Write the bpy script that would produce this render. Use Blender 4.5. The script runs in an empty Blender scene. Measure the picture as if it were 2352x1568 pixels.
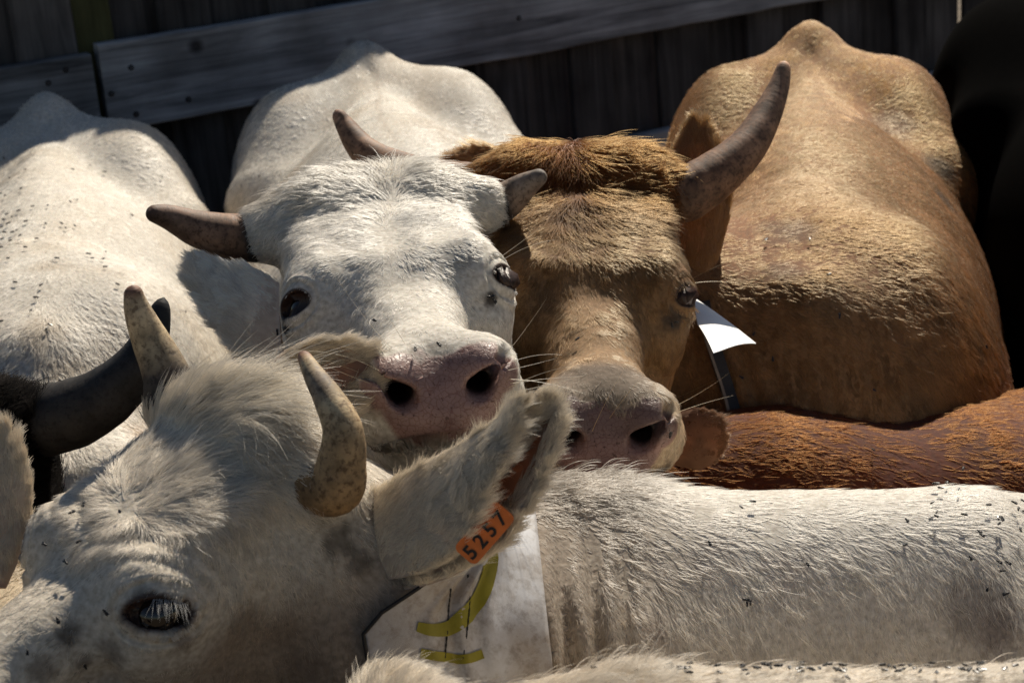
import bpy, math, os
import numpy as np
from mathutils import Vector, Matrix
from mathutils.bvhtree import BVHTree

# ------------------------------------------------------------------ camera, world, sun, exposure
FOCAL = 67.0
PITCH, ROLL = math.radians(20.0), math.radians(5.0)
C0 = np.array([0.0, -2.6, 2.25])
SUN_AZ, SUN_EL = math.radians(20.0), math.radians(41.0)      # azimuth from +Y (behind the fence) towards +X
FUR = float(os.environ.get('FURD', '1'))

scene = bpy.context.scene
col = scene.collection
CF = np.array([0, math.cos(PITCH), -math.sin(PITCH)])
_r0 = np.array([1.0, 0, 0]); _u0 = np.cross(_r0, CF)
CR = math.cos(ROLL) * _r0 - math.sin(ROLL) * _u0
CU = np.cross(CR, CF)
cam_data = bpy.data.cameras.new('camera')
cam = bpy.data.objects.new('camera', cam_data)
col.objects.link(cam)
m = Matrix.Identity(4)
for i in range(3):
    m[i][0], m[i][1], m[i][2], m[i][3] = CR[i], CU[i], -CF[i], C0[i]
cam.matrix_world = m
cam_data.lens = FOCAL; cam_data.sensor_width = 36.0
cam_data.clip_start = 0.05; cam_data.clip_end = 500.0
cam_data.dof.use_dof = True
cam_data.dof.focus_distance = 2.18
cam_data.dof.aperture_fstop = 10.0
scene.camera = cam

world = bpy.data.worlds.new('World'); scene.world = world; world.use_nodes = True
wn = world.node_tree; bg = wn.nodes['Background']
sky = wn.nodes.new('ShaderNodeTexSky'); sky.sky_type = 'NISHITA'; sky.sun_disc = False
sky.sun_elevation = SUN_EL; sky.sun_rotation = SUN_AZ
sky.air_density = 1.0; sky.dust_density = 0.5; sky.ozone_density = .8
wn.links.new(sky.outputs[0], bg.inputs[0]); bg.inputs[1].default_value = 0.042

sun_d = bpy.data.lights.new('sun', 'SUN'); sun_d.energy = 5.0; sun_d.angle = math.radians(0.6); sun_d.color = (1.0, 0.91, 0.77)
sun = bpy.data.objects.new('sun', sun_d); col.objects.link(sun)
SUN = Vector((math.sin(SUN_AZ) * math.cos(SUN_EL), math.cos(SUN_AZ) * math.cos(SUN_EL), math.sin(SUN_EL)))
sun.rotation_euler = SUN.to_track_quat('Z', 'Y').to_euler()
sun.location = SUN * 12

scene.view_settings.view_transform = 'Standard'; scene.view_settings.look = 'None'
scene.view_settings.gamma = 1.0; scene.view_settings.use_curve_mapping = False
scene.view_settings.exposure = 0.40
scene.render.engine = 'CYCLES'
scene.cycles.use_denoising = os.environ.get('NODN') is None
scene.cycles.denoising_prefilter = 'NONE'
scene.cycles.max_bounces = 10; scene.cycles.transmission_bounces = 6
scene.cycles.diffuse_bounces = 4; scene.cycles.glossy_bounces = 4
scene.cycles.sample_clamp_indirect = 4.0

RNG = np.random.default_rng(7)

# ------------------------------------------------------------------ numeric helpers
KPX = 36.0 / FOCAL / 2352.0
def A(*v): return np.array(v, dtype=np.float64)
def ray(px, py): return CF + (px - 1176) * KPX * CR - (py - 784) * KPX * CU
def P(px, py, d): return C0 + d * ray(px, py)
def proj(X):
    q = X - C0; d = q @ CF
    return 1176 + (q @ CR) / d / KPX, 784 - (q @ CU) / d / KPX, d
def nrm(v):
    v = np.asarray(v, float)
    return v / (np.linalg.norm(v, axis=-1, keepdims=True) + 1e-12)
def smooth(a, b, x):
    t = np.clip((x - a) / (b - a), 0, 1); return t * t * (3 - 2 * t)

def _hash(i, j, k, s):
    h = (i * 374761393 + j * 668265263 + k * 2147483647 + s * 1274126177) & 0xffffffff
    h = ((h ^ (h >> 13)) * 1274126177) & 0xffffffff
    h = ((h ^ (h >> 16)) * 2246822519) & 0xffffffff
    return ((h >> 8) & 0xffff) / 65535.0
def noise(p, f=1.0, seed=0):
    q = np.asarray(p, float) * f + 100.0
    b = np.floor(q).astype(np.int64); t = q - b; t = t * t * (3 - 2 * t)
    r = 0
    for dx in (0, 1):
        wx = t[:, 0] if dx else 1 - t[:, 0]
        for dy in (0, 1):
            wy = t[:, 1] if dy else 1 - t[:, 1]
            for dz in (0, 1):
                wz = t[:, 2] if dz else 1 - t[:, 2]
                r = r + wx * wy * wz * _hash(b[:, 0] + dx, b[:, 1] + dy, b[:, 2] + dz, seed)
    return r * 2 - 1
def fbm(p, f, seed=0, o=3):
    r = 0; a = 1.0; s = 0
    for k in range(o):
        r = r + a * noise(p, f * 2 ** k, seed + k * 17); s += a; a *= .5
    return r / s

def catmull(pts, n):
    pts = np.asarray(pts, float); k = len(pts)
    e = np.vstack([2 * pts[0] - pts[1], pts, 2 * pts[-1] - pts[-2]])
    out = []
    for u in np.linspace(0, k - 1, n):
        i = min(int(u), k - 2); t = u - i
        a, b, c, d = e[i], e[i + 1], e[i + 2], e[i + 3]
        out.append(.5 * (2 * b + (c - a) * t + (2 * a - 5 * b + 4 * c - d) * t * t + (3 * b - a - 3 * c + d) * t ** 3))
    return np.array(out)

# ------------------------------------------------------------------ signed-distance modelling
def ell(p, c, r):
    x, y, z = p[:, 0] - c[0], p[:, 1] - c[1], p[:, 2] - c[2]
    x, y, z = x / r[0], y / r[1], z / r[2]
    k0 = np.sqrt(x * x + y * y + z * z) + 1e-9
    x, y, z = x / r[0], y / r[1], z / r[2]
    return k0 * (k0 - 1) / (np.sqrt(x * x + y * y + z * z) + 1e-9)
def cap(p, a, b, ra, rb, S=(1, 1, 1)):
    a = [float(a[i] * S[i]) for i in range(3)]; b = [float(b[i] * S[i]) for i in range(3)]
    ba = [b[i] - a[i] for i in range(3)]; l2 = ba[0] ** 2 + ba[1] ** 2 + ba[2] ** 2
    x, y, z = p[:, 0] * S[0] - a[0], p[:, 1] * S[1] - a[1], p[:, 2] * S[2] - a[2]
    t = np.clip((x * ba[0] + y * ba[1] + z * ba[2]) / l2, 0, 1)
    x, y, z = x - t * ba[0], y - t * ba[1], z - t * ba[2]
    return (np.sqrt(x * x + y * y + z * z) - (ra + (rb - ra) * t)) / max(S)
def rbox(p, c, h, r):
    q = np.abs(p - c) - np.asarray(h); 
    return np.linalg.norm(np.maximum(q, 0), axis=1) + np.minimum(q.max(1), 0) - r
def smin(a, b, k):
    h = np.clip(.5 + .5 * (b - a) / k, 0, 1); return b + (a - b) * h - k * h * (1 - h)
def smax(a, b, k): return -smin(-a, -b, k)

def surface_nets(f, lo, hi, h):
    B = 5
    nb = np.ceil((hi - lo) / (h * B)).astype(int) + 1; n = (nb - 1) * B + 1
    cx = [lo[i] + h * B * np.arange(nb[i]) for i in range(3)]
    gc = f(np.stack(np.meshgrid(*cx, indexing='ij'), -1).reshape(-1, 3)).reshape(nb)
    g = np.repeat(np.repeat(np.repeat(gc, B, 0), B, 1), B, 2)[:n[0], :n[1], :n[2]].astype(np.float32)
    near = np.abs(gc) < h * B * 1.5
    blk = np.zeros(nb, bool)                       # the fine points round a coarse point that lies near the surface
    for dx in (0, 1):
        for dy in (0, 1):
            for dz in (0, 1):
                blk[:nb[0] - dx, :nb[1] - dy, :nb[2] - dz] |= near[dx:, dy:, dz:]
    bi = np.argwhere(blk); o = np.stack(np.meshgrid(*[np.arange(B)] * 3, indexing='ij'), -1).reshape(-1, 3)
    ii = (bi[:, None] * B + o[None]).reshape(-1, 3); ii = ii[(ii < n).all(1)]
    for i0 in range(0, len(ii), 200000):
        q = ii[i0:i0 + 200000]; g[tuple(q.T)] = f((lo + h * q).astype(np.float32))
    s = g < 0
    cnt = np.zeros(n - 1, np.uint8)
    for dx in (0, 1):
        for dy in (0, 1):
            for dz in (0, 1):
                cnt += s[dx:n[0] - 1 + dx, dy:n[1] - 1 + dy, dz:n[2] - 1 + dz]
    act = (cnt > 0) & (cnt < 8)
    idx = np.full(n - 1, -1, np.int64); cells = np.argwhere(act); idx[act] = np.arange(len(cells))
    acc = np.zeros((len(cells), 3)); w = np.zeros(len(cells))
    cs = [(a, b, c) for a in (0, 1) for b in (0, 1) for c in (0, 1)]
    for i, a in enumerate(cs):
        for b in cs[i + 1:]:
            if sum(abs(np.subtract(a, b))) != 1: continue
            ga = g[tuple((cells + a).T)]; gb = g[tuple((cells + b).T)]
            mk = (ga < 0) != (gb < 0); t = np.where(mk, ga / np.where(ga == gb, 1, ga - gb), 0)
            acc += mk[:, None] * (np.array(a) + t[:, None] * (np.array(b) - np.array(a))); w += mk
    V = lo + h * (cells + acc / w[:, None])
    T = []
    for d in range(3):
        u, v = (d + 1) % 3, (d + 2) % 3
        sl0 = [slice(1, -1)] * 3; sl0[d] = slice(0, -1); sl1 = [slice(1, -1)] * 3; sl1[d] = slice(1, None)
        a, b = s[tuple(sl0)], s[tuple(sl1)]
        e = np.argwhere(a != b); flip = a[tuple(e.T)]
        e = e + 1; e[:, d] -= 1
        du = np.zeros(3, int); du[u] = 1; dv = np.zeros(3, int); dv[v] = 1
        q = [idx[tuple((e - du - dv).T)], idx[tuple((e - dv).T)], idx[tuple(e.T)], idx[tuple((e - du).T)]]
        q = np.stack(q, 1); q = np.where(flip[:, None], q, q[:, ::-1])
        T += [q[:, [0, 1, 2]], q[:, [0, 2, 3]]]
    return V, np.concatenate(T)
def grad(f, V, e=.0015):
    K = [k.astype(np.float32) for k in (A(1, -1, -1), A(-1, -1, 1), A(-1, 1, -1), A(1, 1, 1))]; e = np.float32(e)
    return sum(k * f(V + e * k)[:, None] for k in K) / (4 * e)
def project(f, V, it=3, lim=.02):
    V = V.astype(np.float32)
    for _ in range(it):
        d = f(V); g = grad(f, V); s = d / np.maximum((g * g).sum(1), .05)
        V = V - np.clip(s, -lim, lim)[:, None] * g
    return V
def refine(V, T, mask):
    """split every triangle whose three corners are in the mask into four, its neighbours into two"""
    E3 = np.concatenate([T[:, [0, 1]], T[:, [1, 2]], T[:, [2, 0]]])
    key = np.sort(E3, 1); both = mask[key[:, 0]] & mask[key[:, 1]]
    code = key[:, 0] * len(V) + key[:, 1]
    uq, inv = np.unique(code[both], return_inverse=True)
    mid = np.full(len(E3), -1, np.int64); mid[both] = len(V) + inv
    nv = .5 * (V[uq // len(V)] + V[uq % len(V)]); V = np.vstack([V, nv])
    m = mid.reshape(3, -1).T; c = (m >= 0).sum(1)
    t0 = T[c == 0]; f3 = c == 3; a, b, d = T[f3].T; x, y, z = m[f3].T
    out = [t0, np.stack([a, x, z], 1), np.stack([x, b, y], 1), np.stack([z, y, d], 1), np.stack([x, y, z], 1)]
    for k in range(3):
        s1 = (c == 1) & (m[:, k] >= 0); q = np.roll(T[s1], -k, 1); mm = m[s1, k]
        out += [np.stack([q[:, 0], mm, q[:, 2]], 1), np.stack([mm, q[:, 1], q[:, 2]], 1)]
    return V, np.concatenate(out)

# ------------------------------------------------------------------ linking helpers
def mesh_obj(name, V, F, mat, parent=None, smooth_=True, attrs=None):
    me = bpy.data.meshes.new(name); V = np.asarray(V, np.float32); F = np.asarray(F, np.int32)
    me.vertices.add(len(V)); me.vertices.foreach_set('co', V.ravel())
    k = F.shape[1]
    me.loops.add(F.size); me.loops.foreach_set('vertex_index', F.ravel())
    me.polygons.add(len(F)); me.polygons.foreach_set('loop_start', np.arange(0, F.size, k, dtype=np.int32))
    me.polygons.foreach_set('use_smooth', np.full(len(F), smooth_))
    for n, v in (attrs or {}).items():
        v = np.asarray(v, np.float32)
        if v.ndim == 2:
            at = me.color_attributes.new(n, 'FLOAT_COLOR', 'POINT'); v = np.c_[v, np.ones(len(v))].astype(np.float32)
            at.data.foreach_set('color', v.ravel())
        else:
            at = me.attributes.new(n, 'FLOAT', 'POINT'); at.data.foreach_set('value', v)
    me.update(calc_edges=True); me.validate()
    me.materials.append(mat)
    o = bpy.data.objects.new(name, me); col.objects.link(o)
    if parent is not None: o.parent = parent; o.matrix_parent_inverse = parent.matrix_world.inverted()
    return o
def empty(name, loc, label, cat, group=None):
    o = bpy.data.objects.new(name, None); col.objects.link(o); o.location = loc; o.empty_display_size = .1
    o.matrix_world = Matrix.Translation(loc)
    o['label'] = label; o['category'] = cat
    if group: o['group'] = group
    return o
def hair_obj(name, pts, rad, tint, mat, parent):
    """pts (n,k,3), rad (n,k), tint (n,3)"""
    n, k = pts.shape[:2]
    hc = bpy.data.hair_curves.new(name); hc.add_curves([k] * n)
    hc.attributes['position'].data.foreach_set('vector', np.ascontiguousarray(pts, np.float32).ravel())
    ra = hc.attributes.get('radius') or hc.attributes.new('radius', 'FLOAT', 'POINT')
    ra.data.foreach_set('value', np.ascontiguousarray(rad, np.float32).ravel())
    ct = hc.attributes.new('coat', 'FLOAT_COLOR', 'CURVE')
    ct.data.foreach_set('color', np.c_[tint, np.ones(n)].astype(np.float32).ravel())
    hc.materials.append(mat)
    o = bpy.data.objects.new(name, hc); col.objects.link(o)
    if parent is not None: o.parent = parent; o.matrix_parent_inverse = parent.matrix_world.inverted()
    return o

# ------------------------------------------------------------------ materials
def mat_new(name):
    m = bpy.data.materials.new(name); m.use_nodes = True
    nt = m.node_tree; return m, nt, nt.nodes['Principled BSDF'], nt.nodes['Material Output']
def N(nt, typ, **kw):
    n = nt.nodes.new(typ)
    for k, v in kw.items():
        if k.startswith('i_'):
            key = k[2:]; key = int(key) if key.isdigit() else key
            n.inputs[key].default_value = v
        else: setattr(n, k, v)
    return n
def ramp(nt, src, stops):
    r = nt.nodes.new('ShaderNodeValToRGB'); e = r.color_ramp.elements
    e[0].position, e[0].color = stops[0][0], (*stops[0][1], 1)
    e[1].position, e[1].color = stops[1][0], (*stops[1][1], 1)
    for p, c in stops[2:]:
        x = e.new(p); x.color = (*c, 1)
    nt.links.new(src, r.inputs[0]); return r
def mixc(nt, fac, a, b, mode='MIX'):
    x = nt.nodes.new('ShaderNodeMix'); x.data_type = 'RGBA'; x.blend_type = mode
    for s, v in ((x.inputs[0], fac), (x.inputs[6], a), (x.inputs[7], b)):
        if hasattr(v, 'is_linked'): nt.links.new(v, s)
        elif isinstance(v, tuple): s.default_value = (*v, 1)
        else: s.default_value = v
    return x.outputs[2]

def make_skin():
    m, nt, bs, out = mat_new('hide'); L = nt.links.new
    at = N(nt, 'ShaderNodeAttribute', attribute_name='coat'); br = N(nt, 'ShaderNodeAttribute', attribute_name='bare')
    tc = N(nt, 'ShaderNodeTexCoord')
    nz = N(nt, 'ShaderNodeTexNoise', i_Scale=160.0, i_Detail=3.0); L(tc.outputs['Object'], nz.inputs['Vector'])
    # wet cracked muzzle skin
    wp = N(nt, 'ShaderNodeTexNoise', i_Scale=60.0, i_Detail=2.0); L(tc.outputs['Object'], wp.inputs['Vector'])
    wv = mixc(nt, .012, tc.outputs['Object'], wp.outputs['Color'], 'ADD')
    vo = N(nt, 'ShaderNodeTexVoronoi', feature='DISTANCE_TO_EDGE', i_Scale=150.0); L(wv, vo.inputs['Vector'])
    cr = ramp(nt, vo.outputs['Distance'], [(0.0, (0, 0, 0)), (.09, (1, 1, 1))])
    sp = N(nt, 'ShaderNodeTexNoise', i_Scale=220.0, i_Detail=4.0); L(tc.outputs['Object'], sp.inputs['Vector'])
    spr = ramp(nt, sp.outputs['Fac'], [(.62, (1, 1, 1)), (.70, (.25, .16, .13))])
    big = N(nt, 'ShaderNodeTexNoise', i_Scale=26.0, i_Detail=3.0); L(tc.outputs['Object'], big.inputs['Vector'])
    bigr = ramp(nt, big.outputs['Fac'], [(.35, (.72, .66, .66)), (.65, (1.1, 1.05, 1.0))])
    pc = mixc(nt, 1.0, at.outputs['Color'], bigr.outputs[0], 'MULTIPLY')
    pc = mixc(nt, .8, pc, spr.outputs[0], 'MULTIPLY')
    crm = ramp(nt, vo.outputs['Distance'], [(0.0, (.55, .36, .30)), (.08, (1, 1, 1))])
    pc = mixc(nt, .7, pc, crm.outputs[0], 'MULTIPLY')
    fz = ramp(nt, nz.outputs['Fac'], [(.3, (.6, .58, .55)), (.7, (1.0, 1.0, 1.0))])
    cc = mixc(nt, 1.0, at.outputs['Color'], fz.outputs[0], 'MULTIPLY')
    L(mixc(nt, br.outputs['Fac'], cc, pc), bs.inputs['Base Color'])
    mr = N(nt, 'ShaderNodeMapRange', i_3=.85, i_4=.44); L(br.outputs['Fac'], mr.inputs[0]); L(mr.outputs[0], bs.inputs['Roughness'])
    mh = N(nt, 'ShaderNodeMath', operation='MULTIPLY'); L(cr.outputs[0], mh.inputs[0]); L(br.outputs['Fac'], mh.inputs[1])
    bp = N(nt, 'ShaderNodeBump', i_Strength=.3, i_Distance=.0010); L(mh.outputs[0], bp.inputs['Height'])
    bp2 = N(nt, 'ShaderNodeBump', i_Strength=.35, i_Distance=.003); L(nz.outputs['Fac'], bp2.inputs['Height']); L(bp.outputs[0], bp2.inputs['Normal'])
    L(bp2.outputs[0], bs.inputs['Normal'])
    bs.inputs['Specular IOR Level'].default_value = .35
    bs.inputs['Subsurface Weight'].default_value = .08; bs.inputs['Subsurface Radius'].default_value = (.01, .004, .002)
    return m
def make_hair(name, rough=.42, dif=.5):
    m = bpy.data.materials.new(name); m.use_nodes = True; nt = m.node_tree; L = nt.links.new
    nt.nodes.remove(nt.nodes['Principled BSDF']); out = nt.nodes['Material Output']
    at = N(nt, 'ShaderNodeAttribute', attribute_name='coat')
    h = N(nt, 'ShaderNodeBsdfHairPrincipled'); h.model = 'CHIANG'; h.parametrization = 'COLOR'
    h.inputs['Roughness'].default_value = rough; h.inputs['Radial Roughness'].default_value = .55
    h.inputs['Coat'].default_value = 0.0; h.inputs['IOR'].default_value = 1.30
    L(at.outputs['Color'], h.inputs['Color'])
    d = N(nt, 'ShaderNodeBsdfDiffuse'); L(at.outputs['Color'], d.inputs[0])
    mx = N(nt, 'ShaderNodeMixShader'); mx.inputs[0].default_value = dif
    L(h.outputs[0], mx.inputs[1]); L(d.outputs[0], mx.inputs[2]); L(mx.outputs[0], out.inputs[0])
    return m
def make_horn():
    m, nt, bs, out = mat_new('horn_keratin'); L = nt.links.new
    at = N(nt, 'ShaderNodeAttribute', attribute_name='coat'); tc = N(nt, 'ShaderNodeTexCoord')
    tt = N(nt, 'ShaderNodeAttribute', attribute_name='along')
    n1 = N(nt, 'ShaderNodeTexNoise', i_Scale=34.0, i_Detail=6.0, i_Roughness=.62); L(tc.outputs['Object'], n1.inputs['Vector'])
    r1 = ramp(nt, n1.outputs['Fac'], [(.36, (.38, .35, .33)), (.62, (1.25, 1.2, 1.15))])
    n2 = N(nt, 'ShaderNodeTexNoise', i_Scale=150.0, i_Detail=5.0, i_Roughness=.7); L(tc.outputs['Object'], n2.inputs['Vector'])
    r2 = ramp(nt, n2.outputs['Fac'], [(.38, (.35, .3, .27)), (.5, (1, 1, 1)), (.66, (1.12, 1.1, 1.05))])
    c = mixc(nt, .8, at.outputs['Color'], r1.outputs[0], 'MULTIPLY'); c = mixc(nt, .85, c, r2.outputs[0], 'MULTIPLY')
    L(c, bs.inputs['Base Color'])
    rr = N(nt, 'ShaderNodeMapRange', i_3=.5, i_4=.8); L(n2.outputs['Fac'], rr.inputs[0]); L(rr.outputs[0], bs.inputs['Roughness'])
    mt = N(nt, 'ShaderNodeMath', operation='MULTIPLY', i_1=70.0); L(tt.outputs['Fac'], mt.inputs[0])
    n3 = N(nt, 'ShaderNodeTexNoise', noise_dimensions='1D', i_Scale=1.0, i_Detail=3.0); L(mt.outputs[0], n3.inputs['W'])
    b1 = N(nt, 'ShaderNodeBump', i_Strength=.18, i_Distance=.0015); L(n3.outputs['Fac'], b1.inputs['Height'])
    b2 = N(nt, 'ShaderNodeBump', i_Strength=.3, i_Distance=.0010); L(n2.outputs['Fac'], b2.inputs['Height']); L(b1.outputs[0], b2.inputs['Normal'])
    L(b2.outputs[0], bs.inputs['Normal'])
    bs.inputs['Specular IOR Level'].default_value = .3
    bs.inputs['Subsurface Weight'].default_value = .12; bs.inputs['Subsurface Radius'].default_value = (.012, .006, .003)
    return m
def make_wood(name, dark, light, scale=1.0, warm=0.0):
    m, nt, bs, out = mat_new(name); L = nt.links.new
    tc = N(nt, 'ShaderNodeTexCoord'); oi = N(nt, 'ShaderNodeObjectInfo')
    mp = N(nt, 'ShaderNodeMapping'); mp.inputs['Scale'].default_value = (1.2, 22, 22)
    ad = N(nt, 'ShaderNodeVectorMath', operation='ADD'); L(tc.outputs['Object'], ad.inputs[0])
    cx = N(nt, 'ShaderNodeCombineXYZ'); mu = N(nt, 'ShaderNodeMath', operation='MULTIPLY', i_1=37.0); L(oi.outputs['Random'], mu.inputs[0])
    L(mu.outputs[0], cx.inputs[0]); L(mu.outputs[0], cx.inputs[1]); L(cx.outputs[0], ad.inputs[1]); L(ad.outputs[0], mp.inputs[0])
    n1 = N(nt, 'ShaderNodeTexNoise', i_Scale=1.6 * scale, i_Detail=7.0, i_Roughness=.65, i_Distortion=.6); L(mp.outputs[0], n1.inputs['Vector'])
    n2 = N(nt, 'ShaderNodeTexNoise', i_Scale=5.0, i_Detail=5.0); L(ad.outputs[0], n2.inputs['Vector'])
    r = ramp(nt, n1.outputs['Fac'], [(.28, dark), (.72, light)])
    r2 = ramp(nt, n2.outputs['Fac'], [(.3, (.55, .52, .5)), (.7, (1.15, 1.12, 1.1))])
    c = mixc(nt, 1.0, r.outputs[0], r2.outputs[0], 'MULTIPLY')
    rv = N(nt, 'ShaderNodeMapRange', i_3=.6, i_4=1.2); L(oi.outputs['Random'], rv.inputs[0])
    hs = N(nt, 'ShaderNodeHueSaturation'); L(rv.outputs[0], hs.inputs['Value']); L(c, hs.inputs['Color'])
    # knots
    mp2 = N(nt, 'ShaderNodeMapping'); mp2.inputs['Scale'].default_value = (3.2, 3.2, 8.0); L(ad.outputs[0], mp2.inputs[0])
    vk = N(nt, 'ShaderNodeTexVoronoi', i_Scale=1.7); L(mp2.outputs[0], vk.inputs['Vector'])
    kr = ramp(nt, vk.outputs['Distance'], [(.07, (.12, .1, .1)), (.15, (1, 1, 1))])
    L(mixc(nt, .9, hs.outputs[0], kr.outputs[0], 'MULTIPLY'), bs.inputs['Base Color'])
    bs.inputs['Roughness'].default_value = .85; bs.inputs['Specular IOR Level'].default_value = .2
    bp = N(nt, 'ShaderNodeBump', i_Strength=.8, i_Distance=.004); L(n1.outputs['Fac'], bp.inputs['Height']); L(bp.outputs[0], bs.inputs['Normal'])
    return m
def make_plain(name, c, rough=.6, noise_s=0, amt=.4, metal=0.0, bump=0.0, spec=.4):
    m, nt, bs, out = mat_new(name); L = nt.links.new
    bs.inputs['Roughness'].default_value = rough; bs.inputs['Metallic'].default_value = metal
    bs.inputs['Specular IOR Level'].default_value = spec
    tc = N(nt, 'ShaderNodeTexCoord')
    nz = N(nt, 'ShaderNodeTexNoise', i_Scale=float(noise_s or 30), i_Detail=6.0, i_Roughness=.65); L(tc.outputs['Object'], nz.inputs['Vector'])
    lo = tuple(x * (1 - amt) for x in c)
    r = ramp(nt, nz.outputs['Fac'], [(.33, lo), (.62, c)]); L(r.outputs[0], bs.inputs['Base Color'])
    if bump:
        bp = N(nt, 'ShaderNodeBump', i_Strength=bump, i_Distance=.002); L(nz.outputs['Fac'], bp.inputs['Height']); L(bp.outputs[0], bs.inputs['Normal'])
    return m
M_SKIN = make_skin()
def make_ear():
    m, nt, bs, out = mat_new('thin_ear_hide'); L = nt.links.new
    at = N(nt, 'ShaderNodeAttribute', attribute_name='coat'); tr = N(nt, 'ShaderNodeBsdfTranslucent'); tr.inputs[0].default_value = (.75, .42, .26, 1)
    nz = N(nt, 'ShaderNodeTexNoise', i_Scale=90.0, i_Detail=4.0); tc = N(nt, 'ShaderNodeTexCoord'); L(tc.outputs['Object'], nz.inputs['Vector'])
    fz = ramp(nt, nz.outputs['Fac'], [(.3, (.7, .68, .66)), (.7, (1, 1, 1))]); L(mixc(nt, 1.0, at.outputs['Color'], fz.outputs[0], 'MULTIPLY'), bs.inputs['Base Color'])
    bs.inputs['Roughness'].default_value = .8; mx = N(nt, 'ShaderNodeMixShader'); mx.inputs[0].default_value = .3
    L(bs.outputs[0], mx.inputs[1]); L(tr.outputs[0], mx.inputs[2]); L(mx.outputs[0], out.inputs[0]); return m
M_EAR = make_ear(); M_HIDE_BLACK = make_plain('black_hide', (.0016, .0014, .0014), 1.0, 60, .4, spec=0.01); M_HAIR = make_hair('fur_strands'); M_HAIR_BLACK = make_hair('black_fur_strands', .6, .85); M_HORN = make_horn()
M_EYE = make_plain('wet_eye', (.012, .007, .005), .06, 60, .5, spec=.6)
M_RAIL = make_wood('weathered_rail', (.10, .10, .105), (.55, .55, .56))
M_BOARD = make_wood('old_dark_board', (.03, .028, .028), (.15, .14, .135))
M_GREEN = make_wood('mossy_board', (.05, .05, .02), (.14, .14, .06))
M_DIRT = make_plain('trodden_dirt', (.16, .12, .08), .95, 9, .55, bump=.6)
M_TAG = make_plain('orange_plastic', (.62, .15, .02), .45, 40, .25)
M_NAIL = make_plain('rusty_nail', (.035, .025, .02), .7, 200, .5)
M_INK = make_plain('black_ink', (.012, .01, .01), .6)
M_CLOTH, _nt, _bs, _o = mat_new('soiled_tarpaulin')
_tc = N(_nt, 'ShaderNodeTexCoord'); _n1 = N(_nt, 'ShaderNodeTexNoise', i_Scale=9.0, i_Detail=8.0, i_Roughness=.7); _n2 = N(_nt, 'ShaderNodeTexNoise', i_Scale=70.0, i_Detail=6.0, i_Roughness=.7)
_wv = N(_nt, 'ShaderNodeTexWave', i_Scale=260.0, i_Distortion=2.0)
for _n in (_n1, _n2, _wv): _nt.links.new(_tc.outputs['Object'], _n.inputs['Vector'])
_r1 = ramp(_nt, _n1.outputs['Fac'], [(.42, (.52, .52, .535)), (.68, (.33, .28, .23))]); _r2 = ramp(_nt, _n2.outputs['Fac'], [(.36, (.55, .5, .45)), (.52, (1, 1, 1))])
_nt.links.new(mixc(_nt, .7, _r1.outputs[0], _r2.outputs[0], 'MULTIPLY'), _bs.inputs['Base Color']); _bs.inputs['Roughness'].default_value = .6
_bp = N(_nt, 'ShaderNodeBump', i_Strength=.25, i_Distance=.0008); _nt.links.new(_wv.outputs['Fac'], _bp.inputs['Height']); _nt.links.new(_bp.outputs[0], _bs.inputs['Normal'])
M_YELLOW = make_plain('yellow_print', (.27, .235, .012), .5, 30, .3)
M_LEATHER = make_plain('dark_leather', (.03, .022, .018), .55, 40, .5, bump=.4)
M_PAPER = make_plain('white_tag_plastic', (.9, .9, .88), .5, 20, .06)
M_FLY = make_plain('fly_body', (.012, .011, .012), .35, 80, .3)

# ------------------------------------------------------------------ the setting
def structure(o): o['kind'] = 'structure'; return o
gx = np.linspace(-40, 40, 81); gy = np.linspace(-40, 40, 81)
GX, GY = np.meshgrid(gx, gy, indexing='ij'); gp = np.stack([GX.ravel(), GY.ravel(), np.zeros(GX.size)], 1)
gp[:, 2] = .03 * fbm(gp, .8, 3)
gi = np.arange(81 * 81).reshape(81, 81)
gf = np.stack([gi[:-1, :-1].ravel(), gi[1:, :-1].ravel(), gi[1:, 1:].ravel(), gi[:-1, 1:].ravel()], 1)
structure(mesh_obj('ground', gp, gf, M_DIRT))

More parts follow.
